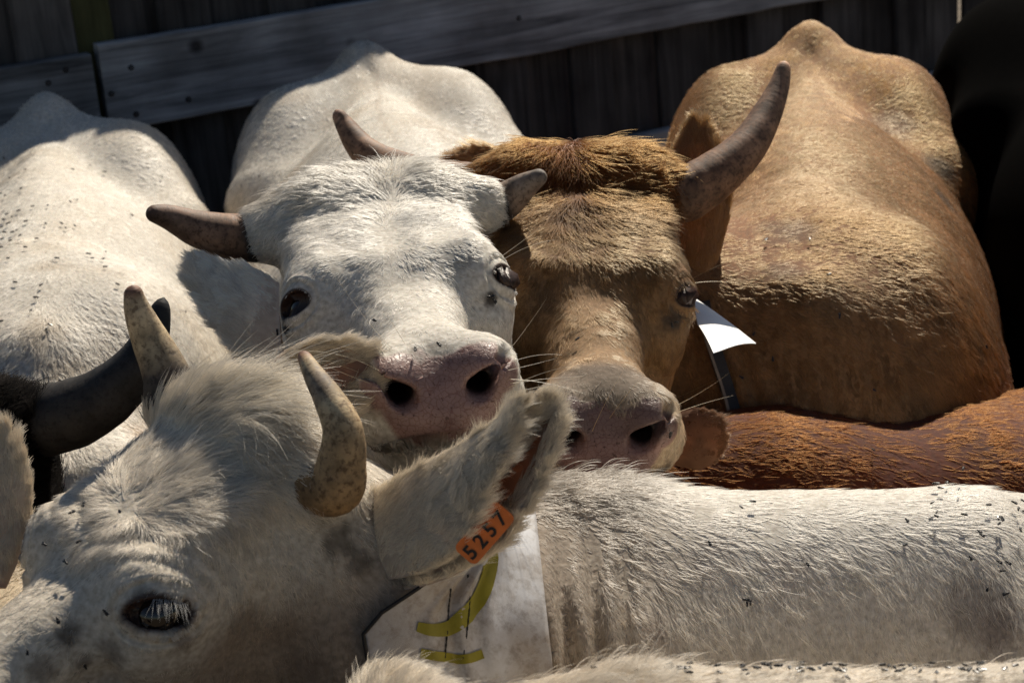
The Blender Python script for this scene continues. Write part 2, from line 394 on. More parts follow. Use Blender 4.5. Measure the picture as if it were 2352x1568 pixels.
FA = math.radians(25.46); F0 = A(-.962, 2.049, 0); FD = A(math.cos(FA), math.sin(FA), 0); FN = A(math.sin(FA), -math.cos(FA), 0)
def fence_hit(px, py, off=0.0):
    R = ray(px, py); t = ((F0 + FN * off - C0) @ FN) / (R @ FN); X = C0 + t * R
    return (X - F0) @ FD, X[2]
def plank(name, length, width, thick, mat, parent, origin, xdir, wdir, seed, wob=.003):
    """rough-sawn plank: x runs along its length, corners rounded off, edges uneven"""
    n = max(6, int(length / .07)); prof = []
    c = .004
    for (a, b) in ((-1, -1), (1, -1), (1, 1), (-1, 1)):
        w, t = a * width / 2, b * thick / 2
        e = [(w, t - b * c), (w - a * c, t)]
        if a * b < 0: e = e[::-1]
        prof += e if (a, b) in ((-1, -1), (1, 1)) else e
    prof = [(-width/2, -thick/2 + c), (-width/2 + c, -thick/2), (width/2 - c, -thick/2), (width/2, -thick/2 + c),
            (width/2, thick/2 - c), (width/2 - c, thick/2), (-width/2 + c, thick/2), (-width/2, thick/2 - c)]
    V = []
    for i in range(n + 1):
        x = length * i / n
        for w, t in prof: V.append((x, w, t))
    V = np.array(V)
    q = np.c_[V[:, 0], np.sign(V[:, 1]) * 3, np.full(len(V), seed * 7.3)]
    V[:, 1] += wob * fbm(q, 5.0, seed) ; V[:, 2] += wob * .5 * noise(q, 3.0, seed + 5)
    F = []
    for i in range(n):
        for k in range(8): F.append((i * 8 + k, i * 8 + (k + 1) % 8, (i + 1) * 8 + (k + 1) % 8, (i + 1) * 8 + k))
    F = np.array(F)
    o = mesh_obj(name, V, F[:, ::-1], mat, None, False)
    caps = [list(range(8)), [n * 8 + k for k in range(8)][::-1]]
    me = o.data
    import bmesh
    bm = bmesh.new(); bm.from_mesh(me); bm.verts.ensure_lookup_table()
    for cc in caps: bm.faces.new([bm.verts[i] for i in cc])
    bmesh.ops.recalc_face_normals(bm, faces=bm.faces[:]); bm.to_mesh(me); bm.free()
    zdir = np.cross(xdir, wdir)
    M4 = Matrix.Identity(4)
    for i in range(3): M4[i][0], M4[i][1], M4[i][2], M4[i][3] = xdir[i], wdir[i], zdir[i], origin[i]
    o.parent = parent; o.matrix_parent_inverse = parent.matrix_world.inverted(); o.matrix_world = M4
    return o
UP = A(0, 0, 1)
fence = empty('board_fence', Vector(F0), 'dark weathered fence of upright boards with grey nailed-on rails behind the cattle', 'fence')
# upright boards stand behind the rails
s = -1.6; k = 0; FTOP = 2.24
sg, _ = fence_hit(212, 40, -.04); sl, _ = fence_hit(2137, 40, -.04); sp2, _ = fence_hit(2310, 20, -.04)
marks = [sg - .045, sg + .045, sl - .006, sl + .006, sp2 - .03, sp2 + .02]
rb = np.random.default_rng(5)
while s < 4.2:
    w = rb.uniform(.11, .17); mat = M_BOARD
    if s < sg - .045 < s + w + .03: w = sg - .047 - s
    elif abs(s - (sg - .045)) < .006: w = .09; mat = M_GREEN
    elif s < sl - .008 < s + w + .03: w = sl - .006 - s
    elif abs(s - (sl - .004)) < .006 and s < sl: s = sl + .005; continue
    if w > .02:
        o = F0 + FD * (s + w / 2) - FN * (.056 + .030 * (k % 2) + rb.uniform(0, .003)) + UP * .02
        ov = 0 if min(abs(s + w - sl), abs(s - sl)) < .02 else (.06 if k % 2 else .004)
        plank('board', FTOP + rb.uniform(-.05, .05), w + ov, .024, mat, fence, o, UP, FD, k + 3, .0025)
    s += w + rb.uniform(.001, .004); k += 1
s1, z1 = fence_hit(207, 120); s2, z2 = fence_hit(224, 110)
_, zb = fence_hit(240, 305)
rw = z2 - zb + .006; zc = (z2 + zb) / 2
plank('rail', 2.2, rw - .006, .042, M_RAIL, fence, F0 + FD * (s1 - 2.2) - FN * .018 + UP * (zc - .012), FD, UP, 101, .004)
plank('rail', 2.9, rw, .042, M_RAIL, fence, F0 + FD * s2 - FN * .018 + UP * zc, FD, UP, 108, .005)
plank('rail', 2.0, rw, .042, M_RAIL, fence, F0 + FD * (s2 + 2.91) - FN * .018 + UP * zc, FD, UP, 115, .005)
for px_, py_ in ((300, 155), (312, 262), (110, 190), (150, 160), (432, 228), (1190, 42), (255, 215)):
    sn, zn = fence_hit(px_, py_); an = np.linspace(0, 2 * np.pi, 13)[:-1]; cn = F0 + FD * sn + UP * zn + FN * .0015
    ri = [cn + FN * h_ + r_ * (np.cos(an)[:, None] * FD + np.sin(an)[:, None] * UP) for h_, r_ in ((0, .0075), (.0035, .007), (.0045, .003))]
    kk = np.arange(12); k2 = (kk + 1) % 12
    mesh_obj('nail_head', np.concatenate(ri), np.concatenate([np.stack([kk + o_, k2 + o_, k2 + o_ + 12, kk + o_ + 12], 1) for o_ in (0, 12)]), M_NAIL, fence)
_, z3 = fence_hit(1500, 305)
plank('rail', 2.7, .17, .042, M_RAIL, fence, F0 + FD * (-1.9) - FN * .018 + UP * (z3 - .085), FD, UP, 121, .005)
plank('rail', 3.1, .17, .042, M_RAIL, fence, F0 + FD * .81 - FN * .018 + UP * (z3 - .085), FD, UP, 127, .005)
plank('rail', 3.1, .17, .042, M_RAIL, fence, F0 + FD * .5 - FN * .018 + UP * .35, FD, UP, 131, .005)
plank('rail', 2.4, .17, .042, M_RAIL, fence, F0 + FD * (-1.9) - FN * .018 + UP * .35, FD, UP, 137, .005)

# ------------------------------------------------------------------ cattle: shapes
def orth(R):
    U, _, Vt = np.linalg.svd(np.asarray(R, float)); return U @ Vt
def pose(ydir, roll=0.0):
    y = nrm(A(*ydir)); z = A(0, 0, 1.) - y * y[2]; z = nrm(z); x = np.cross(y, z)
    c, s_ = math.cos(roll), math.sin(roll); x, z = c * x + s_ * z, c * z - s_ * x
    return np.stack([x, y, z], 1)

EYE = A(.097, .222, -.042)
EOUT = nrm(A(.74, .38, .56))
def eye_frame(ea):
    fw = nrm(A(-.5, .8, -.3)); fw = nrm(fw - EOUT * (fw @ EOUT)); up = np.cross(EOUT, fw)
    return math.cos(ea) * fw + math.sin(ea) * up, math.cos(ea) * up - math.sin(ea) * fw
def head_sdf(q, fine=2, es=1.0, ea=0.0):
    x = q[:, 0]; ax = np.sqrt(x * x + 4e-5); h = np.stack([ax, q[:, 1], q[:, 2]], 1)
    d = ell(q, A(0, .10, -.085), (.100, .15, .092))
    d = smin(d, rbox(q, A(0, .105, -.045), (.070, .10, .018), .032), .035)
    d = smin(d, ell(h, A(.076, .200, -.037), (.036, .050, .036)), .026)                 # brow
    d = smin(d, ell(h, A(.082, .19, -.080), (.034, .085, .050)), .03)                  # temple
    d = smin(d, cap(q, (0, .20, -.066), (0, .40, -.058), .062, .046, (1.0, 1, 1.08)), .04)   # nose bridge
    d = smin(d, ell(h, A(.064, .14, -.15), (.042, .13, .085)), .04)                    # cheek
    d = smin(d, cap(h, (.058, .08, -.205), (.030, .39, -.125), .034, .030), .04)       # jaw
    d = smin(d, ell(q, A(0, .425, -.066), (.075, .060, .058)), .03)                    # muzzle
    d = smin(d, ell(h, A(.046, .452, -.040), (.031, .038, .032)), .022)                # nostril wing
    d = smin(d, ell(q, A(0, .447, -.070), (.068, .050, .030)), .02)                    # upper lip
    d = smin(d, ell(h, A(.054, .425, -.080), (.030, .045, .028)), .02)                 # lip flap
    d = smin(d, ell(q, A(0, .418, -.124), (.050, .058, .028)), .018)                   # chin
    d = smin(d, ell(q, A(0, .005, .0), (.085, .045, .034)), .04)                       # poll
    d = smin(d, cap(h, (.06, .012, -.008), (.120, .018, -.018), .036, .033), .03)      # horn core
    if fine >= 1:
        d = smax(d, -cap(h, (.031, .520, -.046), (.040, .425, -.040), .0112, .0105, (1, 1, 1.2)), .007)    # nostril
        d = smax(d, -cap(h, (.036, .488, -.041), (.076, .452, -.012), .0100, .0060), .006)
    if fine >= 2:
        e = h - EYE
        out = EOUT; fw, up = eye_frame(ea)
        eo, ef, eu = e @ out / es, e @ fw / es, e @ up / es
        ee = np.stack([eo, ef, eu], 1)
        d = smin(d, es * ell(ee, A(.001, 0, .002), (.0200, .031, .023)), .010)            # lids over the ball
        d = smax(d, -es * ell(ee, A(.022, 0.0, -.001), (.030, .0240, .0112)), .003)       # lid opening
        rr = np.sqrt((ef / 1.3) ** 2 + (eu * 1.05) ** 2)
        d = d + .0016 * es * np.exp(-((rr - .0235) / .0028) ** 2) * (np.abs(eo) < .03)    # crease round the lids
        d = d - .0016 * es * np.exp(-((rr - .0275) / .004) ** 2) * (np.abs(eo) < .03)
        if es > 1.2:
            for r_, w_, a_ in ((.037, .0030, .0022), (.050, .0035, .0030), (.066, .004, .0018)):
                d = d + a_ * np.exp(-((rr - r_ - .004 * ef / .02) / w_) ** 2) * smooth(.004, .016, eu) * (np.abs(eo) < .06)
        d = d + .0045 * np.exp(-(q[:, 0] / .020) ** 2) * smooth(.09, .15, q[:, 1]) * smooth(.34, .25, q[:, 1]) * (q[:, 2] > -.08)   # furrow between the brows
        d = d + .0016 * fbm(q, 42, 7, 2) * smooth(.46, .40, q[:, 1])
        d = smax(d, -cap(q, (0, .505, -.050), (0, .498, -.085), .0028, .0028), .004)   # philtrum
        mz = -.088 - 1.2 * h[:, 0] ** 2 - .012 * smooth(.02, .07, h[:, 0])
        d = smax(d, -np.maximum(np.abs(q[:, 2] - mz) - .0045 - .004 * smooth(.43, .47, q[:, 1]), .34 - q[:, 1]), .006)    # mouth
    return d
def body_sdf(b):
    x = b[:, 0]; ax = np.sqrt(x * x + 1e-4); h = np.stack([ax, b[:, 1], b[:, 2]], 1)
    d = ell(b, A(0, .78, .93), (.33, .70, .40))
    d = smin(d, cap(b, (0, .22, 1.27), (0, 1.25, 1.235), .055, .07), .12)              # spine
    d = smin(d, cap(h, (.02, .09, 1.312), (.22, .41, 1.13), .055, .095), .09)          # hips
    d = smin(d, ell(b, A(0, .055, 1.333), (.024, .09, .048)), .065)                    # tail head
    d = smin(d, ell(h, A(.17, .17, .98), (.15, .27, .34)), .10)                        # thigh
    d = smin(d, cap(b, (0, 1.12, 1.265), (0, 1.42, 1.245), .055, .06), .08)            # withers
    d = smin(d, ell(h, A(.15, 1.28, .96), (.14, .26, .34)), .17)                       # shoulder
    d = smin(d, ell(b, A(0, 1.40, .90), (.22, .28, .33)), .10)                         # chest
    d = smin(d, cap(h, (.17, .08, .75), (.17, -.02, .42), .105, .055), .06)            # hind leg
    d = smin(d, cap(h, (.17, -.02, .42), (.17, .04, .06), .050, .042), .03)
    d = smin(d, cap(h, (.15, 1.34, .70), (.15, 1.34, .38), .085, .055), .06)           # front leg
    d = smin(d, cap(h, (.15, 1.34, .38), (.15, 1.35, .06), .046, .042), .03)
    for y0 in (.055, 1.37):
        d = smin(d, cap(h, (.165, y0, .07), (.165, y0 + .035, .035), .05, .058, (1, 1, 1)), .015)
    d = smin(d, cap(b, (0, .0, 1.31), (0, -.075, 1.20), .035, .028), .04)              # tail
    d = smin(d, cap(b, (0, -.075, 1.20), (0, -.09, .55), .026, .02), .02)
    return d

class Cow:
    def __init__(s, label, head, body, neck, res=.016, group=None, post=None, fine=2, zoom=(), es=1.0, ea=0.0, bw=1.0):
        s.hR, s.ht, s.hs = orth(head[0]), A(*head[1]), head[2]
        tail, fw, s.bs = body
        s.bt = A(tail[0], tail[1], 0); fw = nrm(A(fw[0], fw[1], 0)); s.bR = np.stack([np.cross(fw, UP), fw, UP], 1)
        s.neck, s.post, s.fine, s.es, s.ea = neck, post, fine, es, ea; s.bw = A(bw, 1, 1)
        s.root = empty('cow', Vector(s.bt + s.bR @ A(0, .7, 0)), label, 'cow', group)
        corners = [s.hl2w(A(x, y, z)) for x in (-.2, .2) for y in (-.1, .52) for z in (-.3, .1)]
        corners += [s.bl2w(A(x, y, z)) for x in (-.42, .42) for y in (-.2, 1.75) for z in (-.03, 1.45)]
        corners += [A(*p) + o for (p, r, *_) in neck for o in (r, -r)]
        c = np.array(corners); lo, hi = c.min(0) - .03, c.max(0) + .03
        V, T = surface_nets(s.sdf0, lo, hi, res)
        V = project(s.sdf0, V, 1)
        for lev, fn in enumerate(zoom):
            mk = fn(s, V)
            V, T = refine(V, T, mk); new = (z_near(s, V) | (z_folds(s, V) if s.post is not None else False)) if lev else np.ones(len(V), bool)
            V[new] = project(s.sdf, V[new], 2, .006)
        s.V, s.T = V, T
        g = np.zeros_like(V); fnm = np.cross(V[T[:, 1]] - V[T[:, 0]], V[T[:, 2]] - V[T[:, 0]])
        for k in range(3): np.add.at(g, T[:, k], fnm)
        s.N = nrm(g)
        s.bvh = BVHTree.FromPolygons([tuple(v) for v in V], [tuple(map(int, t)) for t in T])
    def neck_sdf(s, X):
        d = np.full(len(X), .5)
        for i in range(len(s.neck) - 1):
            (a, ra, *ka), (b, rb_, *_) = s.neck[i], s.neck[i + 1]
            if ka and ka[0] == 'break': continue
            d = smin(d, cap(X, a, b, ra, rb_), .10)
        return smin(body_sdf(s.bl(X)) * s.bs, d, .1)
    def hl(s, X): return ((X - s.ht.astype(X.dtype)) @ s.hR.astype(X.dtype)) / X.dtype.type(s.hs)
    def hl2w(s, x): return np.asarray(x) * s.hs @ s.hR.T + s.ht
    def bl(s, X): return ((X - s.bt.astype(X.dtype)) @ s.bR.astype(X.dtype)) / X.dtype.type(s.bs) / s.bw.astype(X.dtype)
    def bl2w(s, x): return np.asarray(x) * s.bw * s.bs @ s.bR.T + s.bt
    def base(s, X, fine):
        bq = s.bl(X); nb = (np.abs(bq - A(0, .8, .7)) < A(.60, 1.15, .95)).all(1)
        d = np.full(len(X), .4, X.dtype)
        if nb.any(): d[nb] = body_sdf(bq[nb]) * s.bs
        for i in range(len(s.neck) - 1):
            (a, ra, *ka), (b, rb_, *_) = s.neck[i], s.neck[i + 1]
            if ka and ka[0] == 'break': continue
            d = smin(d, cap(X, a, b, ra, rb_), .10)
        hq = s.hl(X); near = (np.abs(hq - A(0, .2, -.08)) < A(.42, .60, .48)).all(1)
        if near.any():
            hd = head_sdf(hq[near], fine, s.es, s.ea) * s.hs
            d[near] = smin(d[near], hd, .045)
        return d
    def sdf0(s, X): return s.base(X, min(s.fine, 1))
    def sdf(s, X):
        d = s.base(X, s.fine)
        if s.post is not None: d = d + s.post(s, X)
        return d
    def hit(s, px, py):
        r = ray(px, py); p, n, i, t = s.bvh.ray_cast(Vector(C0), Vector(nrm(r)))
        return (None, None) if p is None else (A(*p), A(*n))

def z_near(s, V): q = s.hl(V); return (np.abs(q - A(0, .2, -.08)) < A(.26, .40, .30)).all(1)
def z_head(s, V): q = s.hl(V); return (np.abs(q - A(0, .2, -.08)) < A(.22, .36, .26)).all(1)
def z_detail(s, V):
    q = s.hl(V); h = np.c_[np.abs(q[:, 0]), q[:, 1:]]
    return (np.linalg.norm(h - EYE, axis=1) < .055) | ((q[:, 1] > .39) & (q[:, 1] < .55) & (np.abs(q[:, 2] + .08) < .12) & (h[:, 0] < .12))
def z_folds(s, V): return (V[:, 0] > -.03) & (V[:, 0] < .16) & (V[:, 1] < -.70) & (V[:, 2] > .95)
def z_view(s, V):
    x, y, d = proj(V); return (x > -250) & (x < 2600) & (y > -250) & (y < 1850)

def tube(pts, rad, ns=20, seed=0, ridge=0.0, flat=1.0):
    n = len(pts); tg = nrm(np.gradient(pts, axis=0)); u = nrm(np.cross(tg[0], A(.3, .2, .9))); V = []
    for i in range(n):
        u = nrm(u - tg[i] * (u @ tg[i])); w = np.cross(tg[i], u)
        a = np.linspace(0, 2 * np.pi, ns, endpoint=False)
        V.append(pts[i] + rad[i] * (np.cos(a)[:, None] * u + flat * np.sin(a)[:, None] * w))
    V = np.array(V).reshape(-1, 3)
    ii = np.arange(n - 1)[:, None] * ns; k = np.arange(ns)[None]; k2 = (k + 1) % ns
    F = np.stack([ii + k, ii + k2, ii + ns + k2, ii + ns + k], -1).reshape(-1, 4)
    return V, F
def horn(cow, ctrl, rads, stops, seed):
    """ctrl world points base to tip; stops: (t, colour) along the length"""
    n = 60; c = catmull(ctrl, n); t = np.linspace(0, 1, n)
    r = np.interp(t, np.linspace(0, 1, len(rads)), rads)
    tip = np.clip((1 - t) / .06, 0, 1); r = r * np.sqrt(np.clip(1 - (1 - tip) ** 2, .0004, 1))
    V, F = tube(c, r, 22, seed)
    tt = np.repeat(t, 22)
    cen = np.repeat(c, 22, axis=0); off = V - cen
    bump = 1 + .035 * fbm(V, 45, seed) + .014 * np.sin(tt * 70 + 5 * noise(V, 20, seed)) * (1 - smooth(.1, .55, tt))
    V = cen + off * bump[:, None]
    k = np.array([s_[0] for s_ in stops]); cc = np.array([s_[1] for s_ in stops])
    tw = np.clip(tt + .09 * fbm(V, 30, seed + 3), 0, 1)
    colr = np.stack([np.interp(tw, k, cc[:, j]) for j in range(3)], 1)
    return mesh_obj('horn', V, F, M_HORN, cow.root, True, dict(coat=colr, along=tt))
def eyes(cow):
    for sx in (1, -1):
        out = EOUT; c = (EYE - out * .0042 * cow.es) * A(sx, 1, 1)
        nu, nv = 20, 14; V = []
        for i in range(nv + 1):
            for j in range(nu):
                th = math.pi * i / nv; ph = 2 * math.pi * j / nu
                V.append(c + .0182 * cow.es * A(math.sin(th) * math.cos(ph) * 1.08, math.sin(th) * math.sin(ph) * 1.08, math.cos(th)))
        F = [(i * nu + j, i * nu + (j + 1) % nu, (i + 1) * nu + (j + 1) % nu, (i + 1) * nu + j) for i in range(nv) for j in range(nu)]
        mesh_obj('eye', cow.hl2w(np.array(V)), np.array(F)[:, ::-1], M_EYE, cow.root)
def px_line(*pts): return [P(*p) for p in pts]

GREYW = (.62, .55, .45)
# --- white cow with its face to the camera, body behind it (C)
HC = (np.array([[-.986, .167, .016], [-.167, -.986, 0], [.016, -.003, 1]]) @ np.array([[1, 0, 0], [0, .9998, .018], [0, -.018, .9998]]), (-.173, -.157, 1.578), 1.18)
HD = ([[-.996, -.009, .088], [-.012, -.973, -.232], [.088, -.232, .969]], (.110, .008, 1.546), 1.18)
_k = .95 / 1.06
HE = ([[-.692, -.709, -.137], [.716, -.648, -.26], [.096, -.278, .956]], tuple(C0 + (A(-.301, -.606, 1.457) - C0) * _k), .95)

def nk(*a): return [(A(*p[:3]), p[3], *p[4:]) for p in a]
cow_c = Cow('white cow with pink nose and brown horns facing the camera, chin raised', HC, ((-.29, 1.80), (.12, -1), 1.03),
            nk((-.20, .42, 1.10, .21), (-.19, .12, 1.30, .15), (-.18, -.02, 1.43, .115)), ea=.75, bw=1.07, res=.0115, zoom=(z_head, z_detail, z_detail))
def fold_d(s, X):
    u = X[:, 0] + .25 * (X[:, 2] - 1.2) + .10 * X[:, 1]
    m = smooth(.24, .30, X[:, 0]) * smooth(.62, .45, X[:, 0]) * smooth(1.36, 1.22, X[:, 2]) * smooth(.25, .1, X[:, 1])
    return .0030 * m * (np.sin(u / .035 * 2 * np.pi + 3.5 * noise(X, 7, 4)) + .5 * noise(X, 25, 6))
def fold_e(s, X):
    m = smooth(-.01, .02, X[:, 0]) * smooth(.13, .06, X[:, 0]) * smooth(1.38, 1.28, X[:, 2]) * (X[:, 1] < -.6)
    return .0085 * m * np.sin((X[:, 0] + .04 * (X[:, 2] - 1.2)) / .029 * 2 * np.pi + 1.2 * noise(X, 12, 4))
cow_d = Cow('tan cow with swept horns and white neck flag, body stretching back to the fence', HD, ((.70, 1.47), (-.19, -.98), 1.045),
            nk((.45, .24, 1.08, .22), (.31, .12, 1.15, .165), (.15, .09, 1.33, .125)), post=fold_d, ea=.6, res=.0115, zoom=(z_head, z_detail, z_detail))
cow_e = Cow('cream white cow in front with short upright horns, orange ear tag and white collar', HE, ((1.92, -.68), (-1, .02), .95),
            nk((.45, -.69, 1.05, .25), (.25, -.69, 1.10, .19), (.02, -.74, 1.15, .17), (-.15, -.80, 1.28, .13), (-.22, -.83, 1.40, .10, 'break'),
               (.45, -.69, 1.235, .075), (.14, -.68, 1.255, .06), (.03, -.69, 1.325, .04)), post=fold_e, es=1.4, ea=.6, res=.0115, zoom=(z_head, z_folds, z_detail, z_detail))
HA = (pose((.15, -.75, -.9)), tuple(P(190, 1120, 2.75)), 1.05)
cow_a = Cow('white cow on the far side with a fly-speckled back, head lowered out of sight', HA, ((-.985, 1.60), (.16, -.97), 1.02),
            nk((-.80, .45, 1.08, .22), (-.74, .10, 1.05, .17), (HA[1][0], HA[1][1] + .05, HA[1][2] - .08, .12)), zoom=(), fine=0)
HF = (pose((-.9, -.1, -.5)), (.02, .02, .98), 1.0)
cow_f = Cow('red-brown cow showing only its long back between the tan and the white cow', HF, ((1.85, -.02), (-1, -.06), .862),
            nk((.58, -.15, .98, .20), (.34, -.18, 1.05, .155), (.17, -.16, 1.05, .135), (.05, -.04, .97, .11)), zoom=(), fine=0)
HI = (pose((-.55, -.25, -.8)), (-.10, -1.20, 1.398), .90)
cow_i = Cow('cream cow along the bottom edge, only the fly-covered crest of its back in view', HI, ((1.98, -1.20), (-1, .0), 1.01),
            nk((.35, -1.20, 1.14, .2), (.12, -1.20, 1.20, .15), (-.04, -1.19, 1.27, .11, 'break'), (.5, -1.2, 1.325, .06), (.03, -1.2, 1.37, .045)), zoom=(), fine=0)
HH = (pose((.6, -.8, -.4)), (1.75, -.35, 1.3), 1.05)
cow_h = Cow('black cow in deep shade beside the tan cow, only its dark side in view', HH, ((1.27, 1.5), (-.03, -1), 1.12),
            nk((1.30, .1, 1.2, .24), (1.50, -.05, 1.25, .17), (1.72, -.28, 1.22, .12)), zoom=(), fine=0)
_RK = pose((.1, -.75, -.65)); _tK = P(118, 962, 2.22) - _RK @ (A(-.132, .018, -.02) * 1.0)
cow_k = Cow('black cow with a long dark horn, its head half outside the picture', (_RK, tuple(_tK), 1.0), ((-1.75, .85), (.62, -.78), .97),
            nk((-.95, -.15, 1.05, .2), (-.85, -.28, 1.2, .15), (_tK[0], _tK[1] + .05, _tK[2] - .1, .11)), zoom=(), fine=0)
_RJ = pose((.5, -.7, -.4)); _tJ = P(-190, 1290, 1.95)
cow_j = Cow('cream cow at the edge, only one upright ear in view below the black horn', (_RJ, tuple(_tJ), .9), ((-2.35, -1.25), (1, .15), .93),
            nk((-1.05, -1.0, .98, .19), (-.9, -.95, 1.1, .14), (_tJ[0], _tJ[1] + .05, _tJ[2] - .1, .1)), zoom=(), fine=0)
COWS = dict(C=cow_c, D=cow_d, E=cow_e, A=cow_a, F=cow_f, I=cow_i, H=cow_h, K=cow_k, J=cow_j)
for k_, c_ in COWS.items(): print(k_, len(c_.V), len(c_.T))
for c_ in (cow_c, cow_d, cow_e): eyes(c_)

# --- horns
BROWN = (.24, .135, .08); DK = (.03, .025, .022); GREYB = (.27, .20, .15)
def hb(c, sx, y=.018, z=-.02, x=.09): return c.hl2w(A(sx * x, y, z))
horn(cow_c, [hb(cow_c, 1)] + px_line((575, 545, 2.49), (520, 542, 2.48), (450, 524, 2.47), (385, 498, 2.45), (340, 488, 2.42)), [.034, .033, .030, .024, .016, .009],
     [(0, DK), (.22, DK), (.34, BROWN), (.8, (.22, .14, .10)), (1, (.12, .07, .05))], 1)
horn(cow_c, [hb(cow_c, -1)] + px_line((1110, 478, 2.54), (1160, 460, 2.55), (1205, 428, 2.54), (1252, 398, 2.52)), [.034, .032, .026, .018, .009],
     [(0, DK), (.42, DK), (.6, GREYB), (1, (.2, .17, .15))], 2)
horn(cow_d, [hb(cow_d, -1)] + px_line((1570, 445, 2.69), (1640, 405, 2.70), (1710, 345, 2.72), (1760, 265, 2.75), (1790, 195, 2.77), (1803, 140, 2.78)), [.040, .040, .035, .029, .022, .015, .009],
     [(0, (.10, .06, .04)), (.3, (.20, .11, .065)), (.8, (.25, .155, .105)), (.93, (.28, .18, .12)), (1, (.5, .3, .2))], 3)
horn(cow_d, [hb(cow_d, 1)] + px_line((1045, 428, 2.70), (985, 415, 2.72), (900, 388, 2.74), (835, 345, 2.76), (795, 292, 2.78), (770, 252, 2.78)), [.040, .036, .033, .029, .022, .015, .008],
     [(0, (.16, .10, .07)), (.4, (.22, .125, .075)), (.86, (.26, .155, .10)), (.9, (.08, .05, .04)), (.93, (.28, .19, .14)), (1, (.34, .2, .14))], 4)
CRM = (.44, .35, .22)
horn(cow_e, [hb(cow_e, -1, x=.075)] + px_line((762, 1120, 1.83), (785, 1060, 1.815), (786, 985, 1.81), (755, 915, 1.82), (718, 855, 1.84), (692, 808, 1.86)), [.029, .0285, .0235, .0195, .015, .010, .006],
     [(0, (.16, .10, .05)), (.2, (.30, .19, .09)), (.42, (.40, .28, .15)), (.6, CRM), (.72, (.30, .24, .18)), (.9, CRM), (.96, (.3, .18, .12)), (1, (.16, .09, .07))], 5)
horn(cow_e, [hb(cow_e, 1, x=.075)] + px_line((398, 925, 1.99), (382, 860, 1.99), (345, 780, 1.99), (315, 710, 1.98), (303, 655, 1.97)), [.030, .029, .025, .0195, .014, .008],
     [(0, (.2, .13, .07)), (.22, (.07, .06, .05)), (.42, (.06, .05, .045)), (.6, CRM), (.9, (.46, .38, .27)), (.96, (.34, .2, .14)), (1, (.22, .12, .09))], 6)
horn(cow_k, [P(40, 975, 2.24)] + px_line((110, 965, 2.22), (180, 945, 2.2), (250, 905, 2.19), (310, 845, 2.18), (352, 765, 2.18), (377, 682, 2.18)), [.042, .042, .040, .035, .028, .019, .008],
     [(0, (.015, .014, .014)), (.35, (.03, .027, .025)), (.8, (.018, .019, .022)), (1, (.008, .008, .01))], 7)

# --- ears: cupped leaf of hide with real thickness
def ear_build(cow, inn, dn, th, inner, outer, a, side, op, w, t, v, L):
    nt_, nv = len(t), len(v)
    ou = inn + th * dn[None]
    V = np.concatenate([inn.reshape(-1, 3), ou.reshape(-1, 3)]); g = np.arange(nt_ * nv).reshape(nt_, nv)
    q = np.stack([g[:-1, :-1], g[1:, :-1], g[1:, 1:], g[:-1, 1:]], -1).reshape(-1, 4)
    off = nt_ * nv
    F = [q, q[:, ::-1] + off]
    for e, fl in ((g[:, 0], 0), (g[:, -1], 1), (g[0], 1), (g[-1], 0)):
        s4 = np.stack([e[:-1], e[1:], e[1:] + off, e[:-1] + off], 1); F.append(s4 if not fl else s4[:, ::-1])
    F = np.concatenate(F)
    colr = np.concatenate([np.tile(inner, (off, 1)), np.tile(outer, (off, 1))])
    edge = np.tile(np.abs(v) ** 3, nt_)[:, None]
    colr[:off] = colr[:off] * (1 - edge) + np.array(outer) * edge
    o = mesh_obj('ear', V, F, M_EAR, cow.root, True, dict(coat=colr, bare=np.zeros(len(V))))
    return dict(obj=o, inn=inn, dn=dn, a=a, side=side, op=op, w=w, t=t, v=v, L=L, outer=np.array(outer), inner=np.array(inner), cow=cow)
def ear_outline(cow, up, lo, cup, flip=1, th=.004, inner=(.1, .07, .05), outer=(.66, .58, .47)):
    nt_, nv = 26, 15; U, W = catmull(up, nt_), catmull(lo, nt_); t = np.linspace(0, 1, nt_); v = np.linspace(-1, 1, nv)
    c = (U + W) / 2; hw = (U - W) / 2; w = np.linalg.norm(hw, axis=1)
    a = nrm(c[-3] - c[2]); side = nrm(hw.mean(0) - a * (hw.mean(0) @ a)); op = np.cross(a, side); op = (op if op @ (-CF) > 0 else -op) * flip
    inn = c[:, None] + v[None, :, None] * hw[:, None] - op * (cup * (1 - v ** 2) * np.sin(np.pi * np.clip(t * .85 + .12, 0, 1))[:, None] * w[:, None])[..., None]
    th_ = 1.1; dn = nrm(np.cos(v * th_)[:, None] * (-op) + np.sin(v * th_)[:, None] * side)
    return ear_build(cow, inn, dn, th, inner, outer, a, side, op, w, t, v, np.linalg.norm(c[-1] - c[0]))
